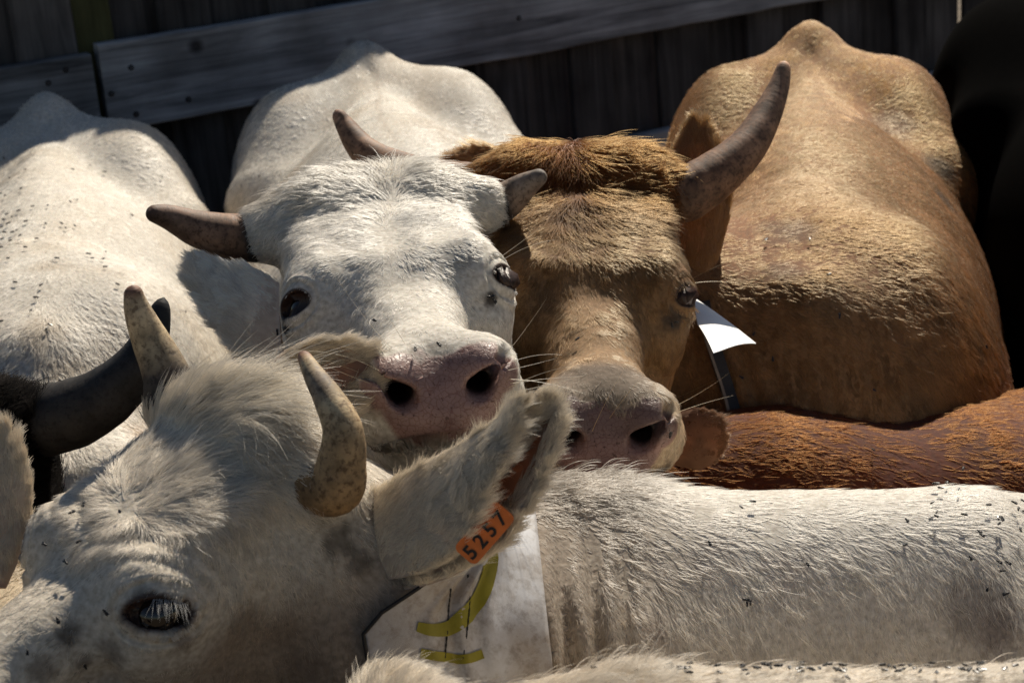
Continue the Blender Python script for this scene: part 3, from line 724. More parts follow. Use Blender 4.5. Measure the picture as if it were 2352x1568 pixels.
def ear(cow, base, tip, side, op, width, cup=.55, th=.005, bend=(0, 0, 0), theta=1.35, inner=(.16, .10, .075), outer=(.6, .53, .43), prof=None):
    nt_, nv = 22, 13
    t = np.linspace(0, 1, nt_); ax = tip - base; L = np.linalg.norm(ax); a = ax / L
    side = nrm(side - a * (side @ a)); op = nrm(op - a * (op @ a) - side * (op @ side))
    w = width / 2 * (np.interp(t, *zip(*(prof or [(0, .42), (.18, .72), (.42, 1.0), (.65, .96), (.82, .72), (.93, .42), (1, .08)]))))
    c = base + t[:, None] * ax + np.asarray(bend)[None] * (np.sin(np.pi * t))[:, None]
    v = np.linspace(-1, 1, nv)
    cs = np.sin(v * theta) / math.sin(theta) if theta < 1.57 else np.sin(v * theta)
    cu = cup * (1 - np.cos(v * theta))
    inn = c[:, None] + w[:, None, None] * (cs[None, :, None] * side + cu[None, :, None] * op * (1 - .35 * t)[:, None, None])
    dn = nrm(np.cos(v * theta)[:, None] * (-op) + np.sin(v * theta)[:, None] * side)
    return ear_build(cow, inn, dn, th, inner, outer, a, side, op, w, t, v, L)
EARS = {}
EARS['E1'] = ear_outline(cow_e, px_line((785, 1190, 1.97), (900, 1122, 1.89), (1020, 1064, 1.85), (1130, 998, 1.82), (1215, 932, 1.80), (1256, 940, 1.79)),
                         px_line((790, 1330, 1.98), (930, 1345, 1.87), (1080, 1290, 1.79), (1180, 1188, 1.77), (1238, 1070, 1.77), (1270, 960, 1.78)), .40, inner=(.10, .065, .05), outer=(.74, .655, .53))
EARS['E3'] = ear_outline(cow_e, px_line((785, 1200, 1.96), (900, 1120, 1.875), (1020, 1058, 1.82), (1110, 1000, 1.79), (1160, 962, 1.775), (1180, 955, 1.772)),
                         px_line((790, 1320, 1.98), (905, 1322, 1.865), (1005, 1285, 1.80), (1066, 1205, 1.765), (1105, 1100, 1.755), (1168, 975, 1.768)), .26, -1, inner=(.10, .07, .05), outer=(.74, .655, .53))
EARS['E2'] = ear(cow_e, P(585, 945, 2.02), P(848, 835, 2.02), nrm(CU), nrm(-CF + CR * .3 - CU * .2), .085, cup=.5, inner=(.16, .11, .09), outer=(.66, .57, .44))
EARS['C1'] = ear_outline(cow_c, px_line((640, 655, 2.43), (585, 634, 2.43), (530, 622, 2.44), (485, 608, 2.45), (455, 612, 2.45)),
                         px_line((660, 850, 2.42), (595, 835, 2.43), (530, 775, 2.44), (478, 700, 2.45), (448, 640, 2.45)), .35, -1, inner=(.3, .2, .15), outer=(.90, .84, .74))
EARS['C2'] = ear(cow_c, cow_c.hl2w(A(-.10, .05, -.08)), cow_c.hl2w(A(-.13, -.13, -.15)), UP, A(1, .3, 0), .10)
EARS['D1'] = ear(cow_d, P(1600, 640, 2.76), P(1606, 292, 2.84), nrm(CR), nrm(CF + CR * .4), .085, cup=.5, inner=(.12, .06, .03), outer=(.36, .17, .06))
EARS['D2'] = ear(cow_d, P(1200, 430, 2.80), P(1050, 385, 2.90), nrm(CU), nrm(CF), .07, cup=.5, inner=(.12, .06, .03), outer=(.30, .13, .045))
EARS['J1'] = ear(cow_j, P(-30, 1350, 1.90), P(-2, 1002, 1.95), nrm(CR), nrm(-CR * .3 + CF * .9), .064, cup=.4, outer=(.70, .58, .42))
EARS['F1'] = ear(cow_f, P(1520, 1030, 2.46), P(1662, 985, 2.42), nrm(CU), nrm(CF), .07, cup=.5, outer=(.26, .13, .07), inner=(.12, .06, .03))
EARS['A1'] = ear(cow_a, cow_a.hl2w(A(-.10, .05, -.08)), cow_a.hl2w(A(-.15, .06, -.26)), UP, A(0, -1, 0), .08)

# ------------------------------------------------------------------ cattle: coats
def blob(X, marks, cow):
    """marks: (px, py, radius px, rgb, strength) set where that line of sight meets this animal -> list of world stains"""
    out = []
    for px, py, r, rgb, st in marks:
        p, n = cow.hit(px, py)
        if p is None: continue
        d = (p - C0) @ CF; out.append((p, r * KPX * d, np.array(rgb), st))
    return out
WHITE = A(.80, .75, .665)
def coat_c(c, X):
    q = c.hl(X); col_ = np.tile(WHITE, (len(X), 1)); n = fbm(X, 14, 2)[:, None]
    col_ *= 1 - .10 * np.clip(n, 0, 1)
    b = c.bl(X); m = smooth(.0, .5, fbm(X, 7, 9) + .2) * smooth(1.1, .6, b[:, 1]) * .5
    col_ = col_ * (1 - m[:, None]) + A(.55, .44, .32) * m[:, None]
    ln = (np.exp(-((b[:, 0] + .012 * np.sin(b[:, 1] * 7)) / .006) ** 2) * smooth(1.0, .8, b[:, 1]) * .45)[:, None]; col_ = col_ * (1 - ln) + A(.42, .33, .25) * ln  # shade of the spine crease drawn into the coat as a thin dark line
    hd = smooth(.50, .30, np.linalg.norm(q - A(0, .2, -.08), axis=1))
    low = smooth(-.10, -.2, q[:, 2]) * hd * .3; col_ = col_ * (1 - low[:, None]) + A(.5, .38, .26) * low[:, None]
    po = smooth(.07, .0, q[:, 1]) * hd * .25; col_ = col_ * (1 - po[:, None]) + A(.62, .52, .36) * po[:, None]
    return col_
def coat_d(c, X):
    q = c.hl(X); b = c.bl(X); n = fbm(X, 11, 5)[:, None]
    body = A(.37, .165, .05) * (1 - .14 * n)
    sp = np.exp(-(b[:, 0] / .10) ** 2)[:, None] * smooth(1.5, 1.0, b[:, 1])[:, None]
    body = body * (1 - .4 * sp) + A(.42, .25, .115) * .4 * sp
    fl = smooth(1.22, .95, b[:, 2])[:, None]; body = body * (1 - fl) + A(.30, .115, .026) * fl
    nk_ = smooth(1.15, 1.6, b[:, 1])[:, None]; body = body * (1 - nk_) + A(.32, .12, .026) * nk_
    h = smooth(.62, .46, np.linalg.norm((q - A(0, .22, -.05)) * A(1.1, .8, 1), axis=1))[:, None]
    y = q[:, 1]
    k = [-.1, .0, .07, .13, .2, .3, .42, .5]; cc = np.array([(.22, .068, .015), (.20, .062, .014), (.135, .047, .012), (.14, .066, .026), (.24, .125, .05), (.34, .20, .092), (.42, .265, .135), (.62, .43, .25)])
    f = np.stack([np.interp(y + .015 * n[:, 0], k, cc[:, j]) for j in range(3)], 1)
    sd = (smooth(.075, .11, np.abs(q[:, 0])) * smooth(.24, .30, y) + smooth(-.09, -.15, q[:, 2]))[:, None].clip(0, 1)
    f = f * (1 - .6 * sd) + A(.40, .20, .08) * .6 * sd
    mu = smooth(.40, .44, y)[:, None]; f = f * (1 - mu) + A(.62, .47, .31) * mu
    gr = (smooth(.38, .41, y) * smooth(.475, .45, y) * smooth(.07, .04, np.abs(q[:, 0])) * smooth(-.06, -.03, q[:, 2]))[:, None]
    f = f * (1 - .75 * gr) + A(.13, .105, .09) * .75 * gr
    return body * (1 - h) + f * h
def coat_e(c, X):
    q = c.hl(X); n = fbm(X, 13, 8)[:, None]
    col_ = np.tile(A(.76, .68, .565), (len(X), 1)) * (1 - .08 * n)
    bd = smooth(.0, .25, X[:, 0])[:, None]; col_ = col_ * (1 - bd) + A(.78, .73, .645) * bd
    po = np.exp(-((q - A(0, -.01, .02)) / A(.12, .07, .07)).__pow__(2).sum(1))[:, None]; col_ = col_ * (1 - .5 * po) + A(.76, .66, .48) * .5 * po
    lo = (smooth(-.05, -.16, q[:, 2]) * smooth(.6, .3, np.linalg.norm(q, axis=1)))[:, None]; col_ = col_ * (1 - .75 * lo) + A(.22, .15, .10) * .75 * lo  # dirt-brown low on the face; the coat colour also carries its shade
    return col_
def plain(rgb, amt=.12):
    def f(c, X): return np.array(rgb) * (1 - amt * fbm(X, 12, 3)[:, None])
    return f
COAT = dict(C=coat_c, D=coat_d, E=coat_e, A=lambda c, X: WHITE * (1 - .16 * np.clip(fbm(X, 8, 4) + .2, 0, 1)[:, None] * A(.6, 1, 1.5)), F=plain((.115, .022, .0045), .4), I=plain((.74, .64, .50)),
            H=plain((.003, .0028, .0028)), K=plain((.010, .008, .007)), J=plain((.66, .55, .40)))
PINK = A(.275, .185, .168)
def bare_mask(c, X, k):
    """1 on the hairless muzzle pad, lids and nostrils"""
    if k not in 'CDE': return np.zeros(len(X))
    q = c.hl(X); h = np.c_[np.abs(q[:, 0]), q[:, 1:]]
    w = .042 + .014 * smooth(-.09, -.05, q[:, 2])
    yb = .460 + .25 * h[:, 0] ** 1.0 * .0 + .010 * noise(X, 60, 2)
    pad = smooth(.004, -.004, h[:, 0] - w) * smooth(-.004, .004, q[:, 1] - yb) * smooth(-.088, -.081, q[:, 2])
    cav = smooth(.020, .0165, np.linalg.norm((h - A(.035, .4725, -.043)) * A(1, 0, 1), axis=1)) * (q[:, 1] > .41) * (q[:, 1] < .52) * (c.sdf0(X.astype(np.float32)) < .003)
    nos = smooth(.022, .016, np.linalg.norm((h - A(.050, .475, -.036)) * A(.8, .8, 1), axis=1))
    lip = smooth(.006, .003, np.abs(q[:, 2] + .088 + 1.2 * h[:, 0] ** 2 + .012 * smooth(.02, .07, h[:, 0]))) * smooth(.36, .38, q[:, 1])
    e_ = (h - EYE) / c.es; fw_, up_ = eye_frame(c.ea); lid = smooth(1.0, .85, np.sqrt((e_ @ fw_ / .0285) ** 2 + (e_ @ up_ / .0155) ** 2)) * (np.abs(e_ @ EOUT) < .04)
    return np.clip(np.maximum.reduce([pad, nos, lip, lid, cav]), 0, 1)
def bare_colour(c, X, k):
    q = c.hl(X); h = np.c_[np.abs(q[:, 0]), q[:, 1:]]
    colr = np.tile(PINK if k == 'C' else A(.27, .165, .145), (len(X), 1))
    if k == 'D':
        t = smooth(-.055, -.03, q[:, 2])[:, None]; colr = colr * (1 - .6 * t) + A(.10, .075, .065) * .6 * t
    lid = smooth(.045, .03, np.linalg.norm(h - EYE, axis=1) / c.es)[:, None]; colr = colr * (1 - lid) + A(.045, .026, .02) * lid
    nos = (smooth(.027, .019, np.linalg.norm((h - A(.038, .440, -.042)) * A(1, .55, 1), axis=1)) * smooth(.494, .482, q[:, 1]))[:, None]; colr = colr * (1 - .95 * nos) + A(.012, .007, .006) * .95 * nos  # darkness of the nostril cavity painted into the skin colour
    return colr
DIRT = (.10, .075, .055); TEAR = (.03, .022, .018)
MARKS = {
 'C': [(655, 752, 26, TEAR, .9), (632, 715, 16, TEAR, .6), (1128, 690, 22, TEAR, .9), (960, 500, 60, (.38, .36, .33), .5), (1050, 580, 60, (.36, .35, .33), .55), (800, 560, 70, (.45, .41, .36), .4), (900, 660, 60, (.45, .42, .37), .4), (960, 820, 30, (.2, .17, .15), .5), (1010, 805, 34, (.2, .18, .16), .55), (620, 450, 60, (.45, .36, .25), .4), (860, 930, 40, (.3, .2, .15), .5), (1180, 560, 60, (.2, .18, .15), .4), (560, 560, 30, (.12, .09, .07), .6), (700, 470, 40, (.5, .4, .26), .4)],
 'D': [(1545, 735, 34, (.06, .045, .035), .85), (1250, 690, 50, (.10, .07, .05), .6), (2150, 380, 46, (.10, .075, .05), .75), (2160, 450, 40, (.10, .07, .05), .65), (2040, 290, 60, (.20, .13, .08), .5), (1800, 530, 60, (.16, .11, .07), .5), (1790, 620, 40, (.16, .11, .07), .4), (2240, 780, 50, (.16, .09, .04), .4), (1900, 700, 70, (.26, .16, .08), .4), (1310, 480, 40, (.09, .05, .025), .6), (1330, 560, 30, (.10, .06, .03), .5), (1530, 470, 40, (.12, .055, .02), .5), (1520, 1080, 34, (.03, .02, .02), .9), (2100, 950, 60, (.2, .13, .07), .4)],
 'E': [(335, 1375, 34, TEAR, .8), (300, 1420, 28, TEAR, .7), (310, 1440, 18, TEAR, .7), (780, 1235, 44, (.10, .08, .06), .75), (830, 1290, 34, (.09, .07, .055), .7), (860, 1180, 36, (.14, .11, .08), .6), (155, 1460, 34, DIRT, .8), (420, 1470, 40, (.16, .11, .08), .6), (560, 1420, 50, (.2, .14, .1), .5), (100, 1540, 40, (.14, .10, .07), .6), (700, 1540, 60, (.16, .11, .08), .5), (260, 1500, 40, (.14, .1, .07), .6), (640, 1450, 60, (.2, .14, .1), .4), (190, 1520, 24, DIRT, .6), (1600, 1290, 26, (.22, .17, .15), .5), (1500, 1450, 40, (.3, .22, .18), .35), (2250, 1400, 90, (.16, .12, .10), .5), (2300, 1450, 60, (.15, .11, .1), .5), (1800, 1300, 60, (.34, .28, .24), .35), (1640, 1250, 40, (.25, .2, .18), .45), (730, 1190, 30, (.12, .1, .08), .5), (520, 1480, 60, (.25, .18, .13), .4)],
 'A': [(110, 610, 50, (.45, .36, .26), .55), (90, 760, 60, (.40, .31, .21), .5), (150, 860, 60, (.5, .4, .28), .5), (120, 350, 70, (.55, .47, .36), .5), (30, 500, 40, (.5, .42, .33), .4), (330, 1000, 60, (.55, .38, .24), .6), (450, 960, 50, (.6, .42, .27), .5)],
}
def coat_of(k, X):
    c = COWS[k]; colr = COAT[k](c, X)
    if k not in STAIN: STAIN[k] = blob(X, MARKS.get(k, []), c)
    for p, r, rgb, st in STAIN[k]:
        d = np.linalg.norm(X - p, axis=1) / r; m = near_ = d < 2.2
        if not near_.any(): continue
        w = st * smooth(1.35, .35, d[m] + .55 * fbm(X[m], 1.6 / r, 31))[:, None]
        colr[m] = colr[m] * (1 - w) + rgb * w
    return np.clip(colr, .002, .95)
STAIN = {}

# ------------------------------------------------------------------ fur
# how the coat lies, read as strokes on each animal: (px, py, dx, dy)
LIE = {
 'C': [(905, 480, .1, -1), (960, 530, 1, -.25), (850, 530, -1, -.2), (760, 560, -1, .05), (680, 590, -.8, .6), (1050, 540, 1, .25), (1100, 620, .5, .9), (900, 620, 0, 1), (800, 640, -.5, .8), (1000, 640, .4, .9), (900, 750, -.1, 1), (1020, 740, .3, 1), (760, 470, -1, .35), (680, 490, -1, .5), (960, 440, 1, .3), (1050, 470, 1, .35), (850, 420, -.3, -.6), (640, 850, -.15, 1), (730, 800, -.25, 1), (1140, 780, .25, 1), (840, 950, -.5, .9), (900, 1040, .0, 1), (600, 600, -.7, .6), (560, 760, -.4, 1)],
 'D': [(1310, 420, 0, 1), (1310, 520, 0, 1), (1250, 430, -.9, .5), (1180, 480, -1, .5), (1400, 430, .8, .6), (1480, 440, 1, .3), (1450, 500, .9, .5), (1380, 540, .6, .8), (1220, 560, -.6, .8), (1320, 640, 0, 1), (1250, 720, -.3, 1), (1420, 720, .2, 1), (1350, 820, 0, 1), (1480, 780, .3, 1), (1540, 880, .1, 1), (1270, 350, -1, -.3), (1380, 345, 1, -.3), (1200, 370, -1, .25), (1450, 380, 1, .2), (1320, 350, .1, .6), (1530, 420, 1, -.1), (1650, 800, .25, 1), (1800, 900, .3, 1), (1950, 900, .1, 1), (1800, 720, .8, .5), (1900, 640, .9, .4), (1750, 640, .7, .1), (2050, 600, 1, .3), (2100, 800, .6, .9), (1850, 450, .9, -.3), (1700, 450, -.2, -1), (2000, 400, .8, -.1), (1860, 250, .2, -1), (1650, 300, -.8, .1), (2200, 600, .5, .9)],
 'E': [(290, 1165, .3, -1), (380, 1100, .7, -.6), (470, 1060, .9, -.3), (350, 1160, 1, -.1), (230, 1200, -.7, .6), (180, 1300, -.7, .8), (220, 1120, -.6, -.5), (150, 1150, -.7, .2), (400, 1200, .7, .4), (330, 1230, -.6, .7), (250, 1270, -.5, .9), (450, 1250, -.7, .5), (560, 1230, .5, .8), (640, 1180, .9, .5), (600, 1100, 1, .1), (520, 1000, .9, -.3), (460, 960, .8, -.4), (560, 930, 1, -.1), (640, 940, .9, .4), (680, 1000, .5, .9), (620, 1020, .8, .6), (700, 1300, .3, 1), (600, 1380, .2, 1), (700, 1450, .1, 1), (200, 1450, -.4, .9), (80, 1400, -.8, .6), (500, 1500, .1, 1), (780, 1250, .2, 1), (860, 1150, .8, .2), (900, 1300, .5, .8),
       (1280, 1110, .2, -1), (1350, 1110, .7, -.6), (1260, 1200, .1, 1), (1330, 1180, .8, .6), (1450, 1180, 1, .35), (1400, 1280, .7, .9), (1600, 1170, 1, .12), (1600, 1260, .8, .6), (1500, 1400, .15, 1), (1700, 1400, .1, 1), (1900, 1160, 1, .05), (1900, 1250, .6, .8), (2000, 1400, .0, 1), (2200, 1150, 1, 0), (2200, 1300, .2, 1), (1280, 1400, -.02, 1), (2300, 1450, 0, 1)],
 'A': [(100, 480, .1, -1), (250, 480, .8, -.1), (110, 640, .05, 1), (60, 700, -.6, .8), (200, 700, .7, .7), (350, 650, .8, .6), (150, 900, .2, 1), (300, 850, .6, .8), (430, 750, .6, .8), (400, 980, .5, .8), (20, 850, -.4, 1)],
 'F': [(1700, 1050, 1, .15), (1900, 1040, 1, .2), (2100, 1000, 1, .0), (2250, 960, 1, -.2), (1650, 1100, 1, .3), (2200, 1060, .9, .4)],
}
ZW = None
def depth_bins():
    g = np.full((56 + 20, 84 + 20), 99.0)
    for c in COWS.values():
        x, y, d = proj(c.V); i = np.floor(y / 28).astype(int) + 10; j = np.floor(x / 28).astype(int) + 10
        ok = (i >= 0) & (i < 76) & (j >= 0) & (j < 104) & (d > .3)
        np.minimum.at(g, (i[ok], j[ok]), d[ok])
    m = g.copy()
    for a in range(-3, 4):
        for b in range(-3, 4): m = np.maximum(m, np.roll(np.roll(g, a, 0), b, 1))
    return m
ZB = depth_bins()
def outside(X):
    x, y, d = proj(X); return (x < -150) | (x > 2500) | (y < -150) | (y > 1720)
def seen(X, Nn, face=-.25, mg=650):
    x, y, d = proj(X); v = nrm(C0 - X); ok = (x > -mg) & (x < 2352 + mg) & (y > -mg) & (y < 1568 + mg) & ((v * Nn).sum(1) > face)
    i = np.clip(np.floor(y / 28).astype(int) + 10, 0, 75); j = np.clip(np.floor(x / 28).astype(int) + 10, 0, 103)
    return ok & (d < ZB[i, j] + .22), d
def rotate(v, ax, ang):
    c, s_ = np.cos(ang)[:, None], np.sin(ang)[:, None]
    return v * c + np.cross(ax, v) * s_ + ax * ((ax * v).sum(1)[:, None]) * (1 - c)
def strands(R, Nn, D, Lh, lift, wav, clump, cell, rad, seed, curl=None, npt=5):
    """R roots, Nn normals, D lie of the hair (tangent), Lh lengths -> points (n,npt,3)"""
    n = len(R); rg = np.random.default_rng(seed)
    D = nrm(D - Nn * (D * Nn).sum(1)[:, None])
    ang = wav * (1.0 * fbm(R, .35 / cell, seed, 2) + .5 * noise(R, 1.1 / cell, seed + 2)) + rg.normal(0, .10, n) * 1.0
    D = rotate(D, Nn, ang)
    S = np.cross(Nn, D)
    # clump centre: nearest feature point of a jittered lattice
    q = R / cell; b = np.floor(q).astype(np.int64); best = np.full(n, 9e9); cen = R.copy()
    for dx in (-1, 0, 1):
        for dy in (-1, 0, 1):
            for dz in (-1, 0, 1):
                i, j, k = b[:, 0] + dx, b[:, 1] + dy, b[:, 2] + dz
                f = np.stack([i + _hash(i, j, k, 11), j + _hash(i, j, k, 12), k + _hash(i, j, k, 13)], 1)
                dd = ((f - q) ** 2).sum(1); m = dd < best; best[m] = dd[m]; cen[m] = f[m] * cell
    off = cen - R; off = off - Nn * (off * Nn).sum(1)[:, None]
    ph = _hash(np.floor(cen[:, 0] * 9e3).astype(np.int64), np.floor(cen[:, 1] * 9e3).astype(np.int64), np.floor(cen[:, 2] * 9e3).astype(np.int64), 5)
    lf = np.sin(lift * (.75 + .5 * rg.random(n)) * (.8 + .4 * ph)); ct = np.cos(lift)
    t = np.linspace(0, 1, npt)
    cw = rg.normal(0, .16, n) + (ph - .5) * .5
    P_ = np.empty((n, npt, 3))
    for a, tt in enumerate(t):
        rise = lf * (tt - .55 * tt * tt)
        side = (cw * tt * tt) if curl is None else cw * tt * tt + curl * np.sin(tt * 4.2 + ph * 6.28) * tt
        P_[:, a] = R - Nn * .0012 + Lh[:, None] * (D * (tt * ct)[:, None] + Nn * rise[:, None] + S * side[:, None]) + off * (clump * tt ** 1.3)[:, None]
    pr = np.array([.85, 1, .85, .6, .18]) if npt == 5 else np.linspace(1, .2, npt)
    rr = rad[:, None] * pr[None] * (.7 + .6 * rg.random(n))[:, None]
    return P_, rr, ph
def sample_tris(V, T, w, n, rg):
    cdf = np.cumsum(w); f = np.searchsorted(cdf, rg.random(n) * cdf[-1]); f = np.minimum(f, len(T) - 1)
    a = rg.random((n, 2)); sw = a.sum(1) > 1; a[sw] = 1 - a[sw]
    t = T[f]; return f, a, t
def lie_field(k, c, R, Nn):
    q = c.hl(R); b = c.bl(R)
    fb = np.tile(-c.bR[:, 1], (len(R), 1)) + (-UP) * (smooth(.03, .25, np.abs(b[:, 0])) * 1.4)[:, None]
    hq = np.stack([q[:, 0] * 1.2, q[:, 1] - .15, np.zeros(len(q))], 1); hq = nrm(hq) @ c.hR.T + (-c.hR[:, 2]) * .4
    m = smooth(.55, .40, np.linalg.norm((q - A(0, .22, -.08)), axis=1))[:, None]
    D = nrm(fb) * (1 - m) + nrm(hq) * m
    g = LIE.get(k)
    if g:
        g = np.array(g, float); x, y, d = proj(R); wsum = np.full(len(R), .06); acc = D * .06
        for px, py, dx, dy in g:
            w = np.exp(-((x - px) ** 2 + (y - py) ** 2) / (2 * 75.0 ** 2))
            v = (CR * dx - CU * dy); v = v / np.linalg.norm(v)
            acc = acc + w[:, None] * v; wsum = wsum + w
        D = acc / wsum[:, None]
    return D
def fur_len(k, c, R):
    q = c.hl(R); L = np.full(len(R), .016); lift = np.full(len(R), .27); wav = np.full(len(R), .28); clump = np.full(len(R), .36)
    if k in 'CDE':
        hm = smooth(.50, .36, np.linalg.norm(q - A(0, .22, -.08), axis=1)); L = L - .0065 * hm; lift = lift - .04 * hm
        nose = smooth(.24, .42, q[:, 1]) * (np.abs(q[:, 0]) < .16) * (np.abs(q[:, 2]) < .3); L = L - .0035 * nose
        pw = {'C': 1.0, 'D': 1.1, 'E': 1.5}[k]
        fh = np.exp(-((q - A(0, .075, .0)) / A(.13, .075, .06)).__pow__(2).sum(1)); L = L + .011 * fh * pw; wav = wav + .45 * fh; lift = lift + .08 * fh; clump = clump + .2 * fh
        po = np.exp(-((q - A(0, -.005, .025)) / A(.10, .04, .05)).__pow__(2).sum(1)); L = L + .026 * po * pw; lift = lift + .22 * po; wav = wav + .3 * po
        ed = np.linalg.norm(np.c_[np.abs(q[:, 0]), q[:, 1:]] - EYE, axis=1) / c.es; em = smooth(.062, .035, ed); L = L * (1 - .6 * em) ; lift = lift * (1 - .45 * em); wav = wav * (1 - .5 * em)
        if k == 'E':
            fe = np.exp(-((q - A(0, .12, .0)) / A(.12, .10, .07)).__pow__(2).sum(1)); L = L + .011 * fe; wav = wav + .25 * fe; clump = clump + .1 * fe
            pm = np.exp(-((q - A(-.02, .01, .0)) / A(.11, .06, .07)).__pow__(2).sum(1)); L = L + .018 * pm; lift = lift - .1 * pm; clump = clump + .1 * pm
        if k == 'D': L = L - .0025 * nose
        if k == 'D':
            fl_ = np.exp(-((q - A(0, .10, .0)) / A(.10, .075, .05)).__pow__(2).sum(1)); L = L + .016 * fl_; wav = wav + .35 * fl_; clump = clump + .15 * fl_
        if k == 'D': lift = lift - .08 * po; clump = np.where(hm > .1, clump, .2); lift = np.where(hm > .1, lift, .30); wav = np.where(hm > .1, wav, .2); wav = wav + .35 * fh; L = L + .006 * smooth(1.2, 1.5, c.bl(R)[:, 1])
    if k == 'E':
        x, y, d = proj(R)
        cr = np.exp(-((x - 1340) / 130) ** 2 - ((y - 1105) / 50) ** 2); L = L + .034 * cr; lift = lift + .6 * cr
        L = L + .003 * smooth(1300, 1450, x); sm_ = smooth(1400, 1500, x); lift = lift - .13 * sm_; wav = wav - .12 * sm_; clump = clump - .15 * sm_; L = L - .004 * smooth(1200, 1230, x) * smooth(1380, 1330, x) * smooth(1150, 1200, y); L = L - .004 * smooth(1450, 1350, x) * smooth(1180, 1210, x); clump = clump - .12 * smooth(1150, 1250, x)
    if k == 'I':
        x, y, d = proj(R); cr = np.exp(-((x - 1400) / 110) ** 2); L = L + .006 + .022 * cr; lift = lift + .25 + .5 * cr
    if k == 'K': L = L + .012; wav = wav + .8; lift = lift + .2
    if k == 'F': lift = lift * .5; wav = wav * .5; clump = clump * .5; L = L + .003
    if k in 'AC':
        bm0 = smooth(.45, .6, np.linalg.norm(q - A(0, .22, -.08), axis=1)); clump = clump * (1 - .75 * bm0); lift = lift * (1 - .15 * bm0)
    if k in 'AC': L = L - .006 * smooth(.45, .6, np.linalg.norm(q - A(0, .22, -.08), axis=1)) * (1 if k == 'C' else .7)
    if k == 'D': L = L - .004 * smooth(1.3, 1.0, c.bl(R)[:, 1])
    return L, lift, wav, clump
COVER = dict(C=2.6, D=3.0, E=2.8, A=2.0, F=2.4, I=2.4, K=2.0, J=2.2, H=0.0)
TOTAL = 0
def fur_body(k):
    global TOTAL
    c = COWS[k]; V, T = c.V.astype(float), c.T; rg = np.random.default_rng(sum(map(ord, k)) + 40)
    cen = V[T].mean(1); nn = np.cross(V[T[:, 1]] - V[T[:, 0]], V[T[:, 2]] - V[T[:, 0]]); ar = np.linalg.norm(nn, axis=1) / 2; nn = nrm(nn)
    ok, d = seen(cen, nn); 
    L, *_ = fur_len(k, c, cen); dia = .00030 * d
    w = ar * ok * COVER[k] / (np.minimum(L, .018) * dia) * np.where(outside(cen), .3, 1.0)
    n = int(w.sum() * FUR)
    if n < 50: return
    f, a, t = sample_tris(V, T, w, n, rg)
    R = V[t[:, 0]] + a[:, :1] * (V[t[:, 1]] - V[t[:, 0]]) + a[:, 1:] * (V[t[:, 2]] - V[t[:, 0]])
    Nn = nrm(c.N[t[:, 0]] * (1 - a.sum(1))[:, None] + c.N[t[:, 1]] * a[:, :1] + c.N[t[:, 2]] * a[:, 1:])
    bm_ = bare_mask(c, R, k); keep = rg.random(n) > np.clip(bm_ * 1.6, 0, 1)
    if k == 'E': keep &= ~under_collar(R)
    if k == 'D':
        for p in STRAP3: keep &= ((R - p) ** 2).sum(1) > .013 ** 2
    R, Nn = R[keep], Nn[keep]; n = len(R)
    D = lie_field(k, c, R, Nn); L, lift, wav, clump = fur_len(k, c, R)
    L = L * (.65 + .6 * rg.random(n)) * (1 + .25 * noise(R, 40, 3))
    rad = .00015 * ((R - C0) @ CF) * np.where(outside(R), 2.0, 1.0)
    cell = .013 if k in 'CE' else .016
    g_ = rg.random(n) < .05; L = np.where(g_, L * (1.35 if k == 'D' else 1.6), L); lift = np.where(g_, lift * 1.15 + .03, lift); clump = np.where(g_, .1, clump)
    P_, rr, ph = strands(R, Nn, D, L, lift, wav, clump, cell, rad, 60 + ord(k))
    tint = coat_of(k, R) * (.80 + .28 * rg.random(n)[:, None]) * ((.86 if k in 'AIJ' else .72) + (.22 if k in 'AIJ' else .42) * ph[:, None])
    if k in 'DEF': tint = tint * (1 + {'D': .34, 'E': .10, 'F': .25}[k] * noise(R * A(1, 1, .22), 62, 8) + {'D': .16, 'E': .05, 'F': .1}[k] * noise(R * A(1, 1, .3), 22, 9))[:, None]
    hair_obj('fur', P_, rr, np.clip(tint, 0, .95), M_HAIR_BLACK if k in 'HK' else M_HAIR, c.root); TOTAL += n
    print('fur', k, n)
CX0, CX1 = -.165, .012
STRAP = [(1612, 700), (1628, 760), (1645, 830), (1665, 900), (1682, 960), (1692, 1040)]
STRAP3 = [p for p in (cow_d.hit(*q)[0] for q in catmull(np.array([(x, y, 0) for x, y in STRAP], float), 40)[:, :2]) if p is not None]
def under_collar(R): return (R[:, 0] < CX1 - .006) & (R[:, 0] > CX0 + .01) & (R[:, 2] < 1.36) & (cow_e.neck_sdf(R) < .02)
for k_, c_ in COWS.items():
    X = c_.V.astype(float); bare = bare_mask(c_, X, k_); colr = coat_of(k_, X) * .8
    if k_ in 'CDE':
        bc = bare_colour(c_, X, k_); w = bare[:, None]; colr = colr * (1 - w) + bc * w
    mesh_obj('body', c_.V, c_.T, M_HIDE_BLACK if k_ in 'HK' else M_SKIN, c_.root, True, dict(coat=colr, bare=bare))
if FUR > 0:
    for k_ in COWS: fur_body(k_)
    print('strands', TOTAL)

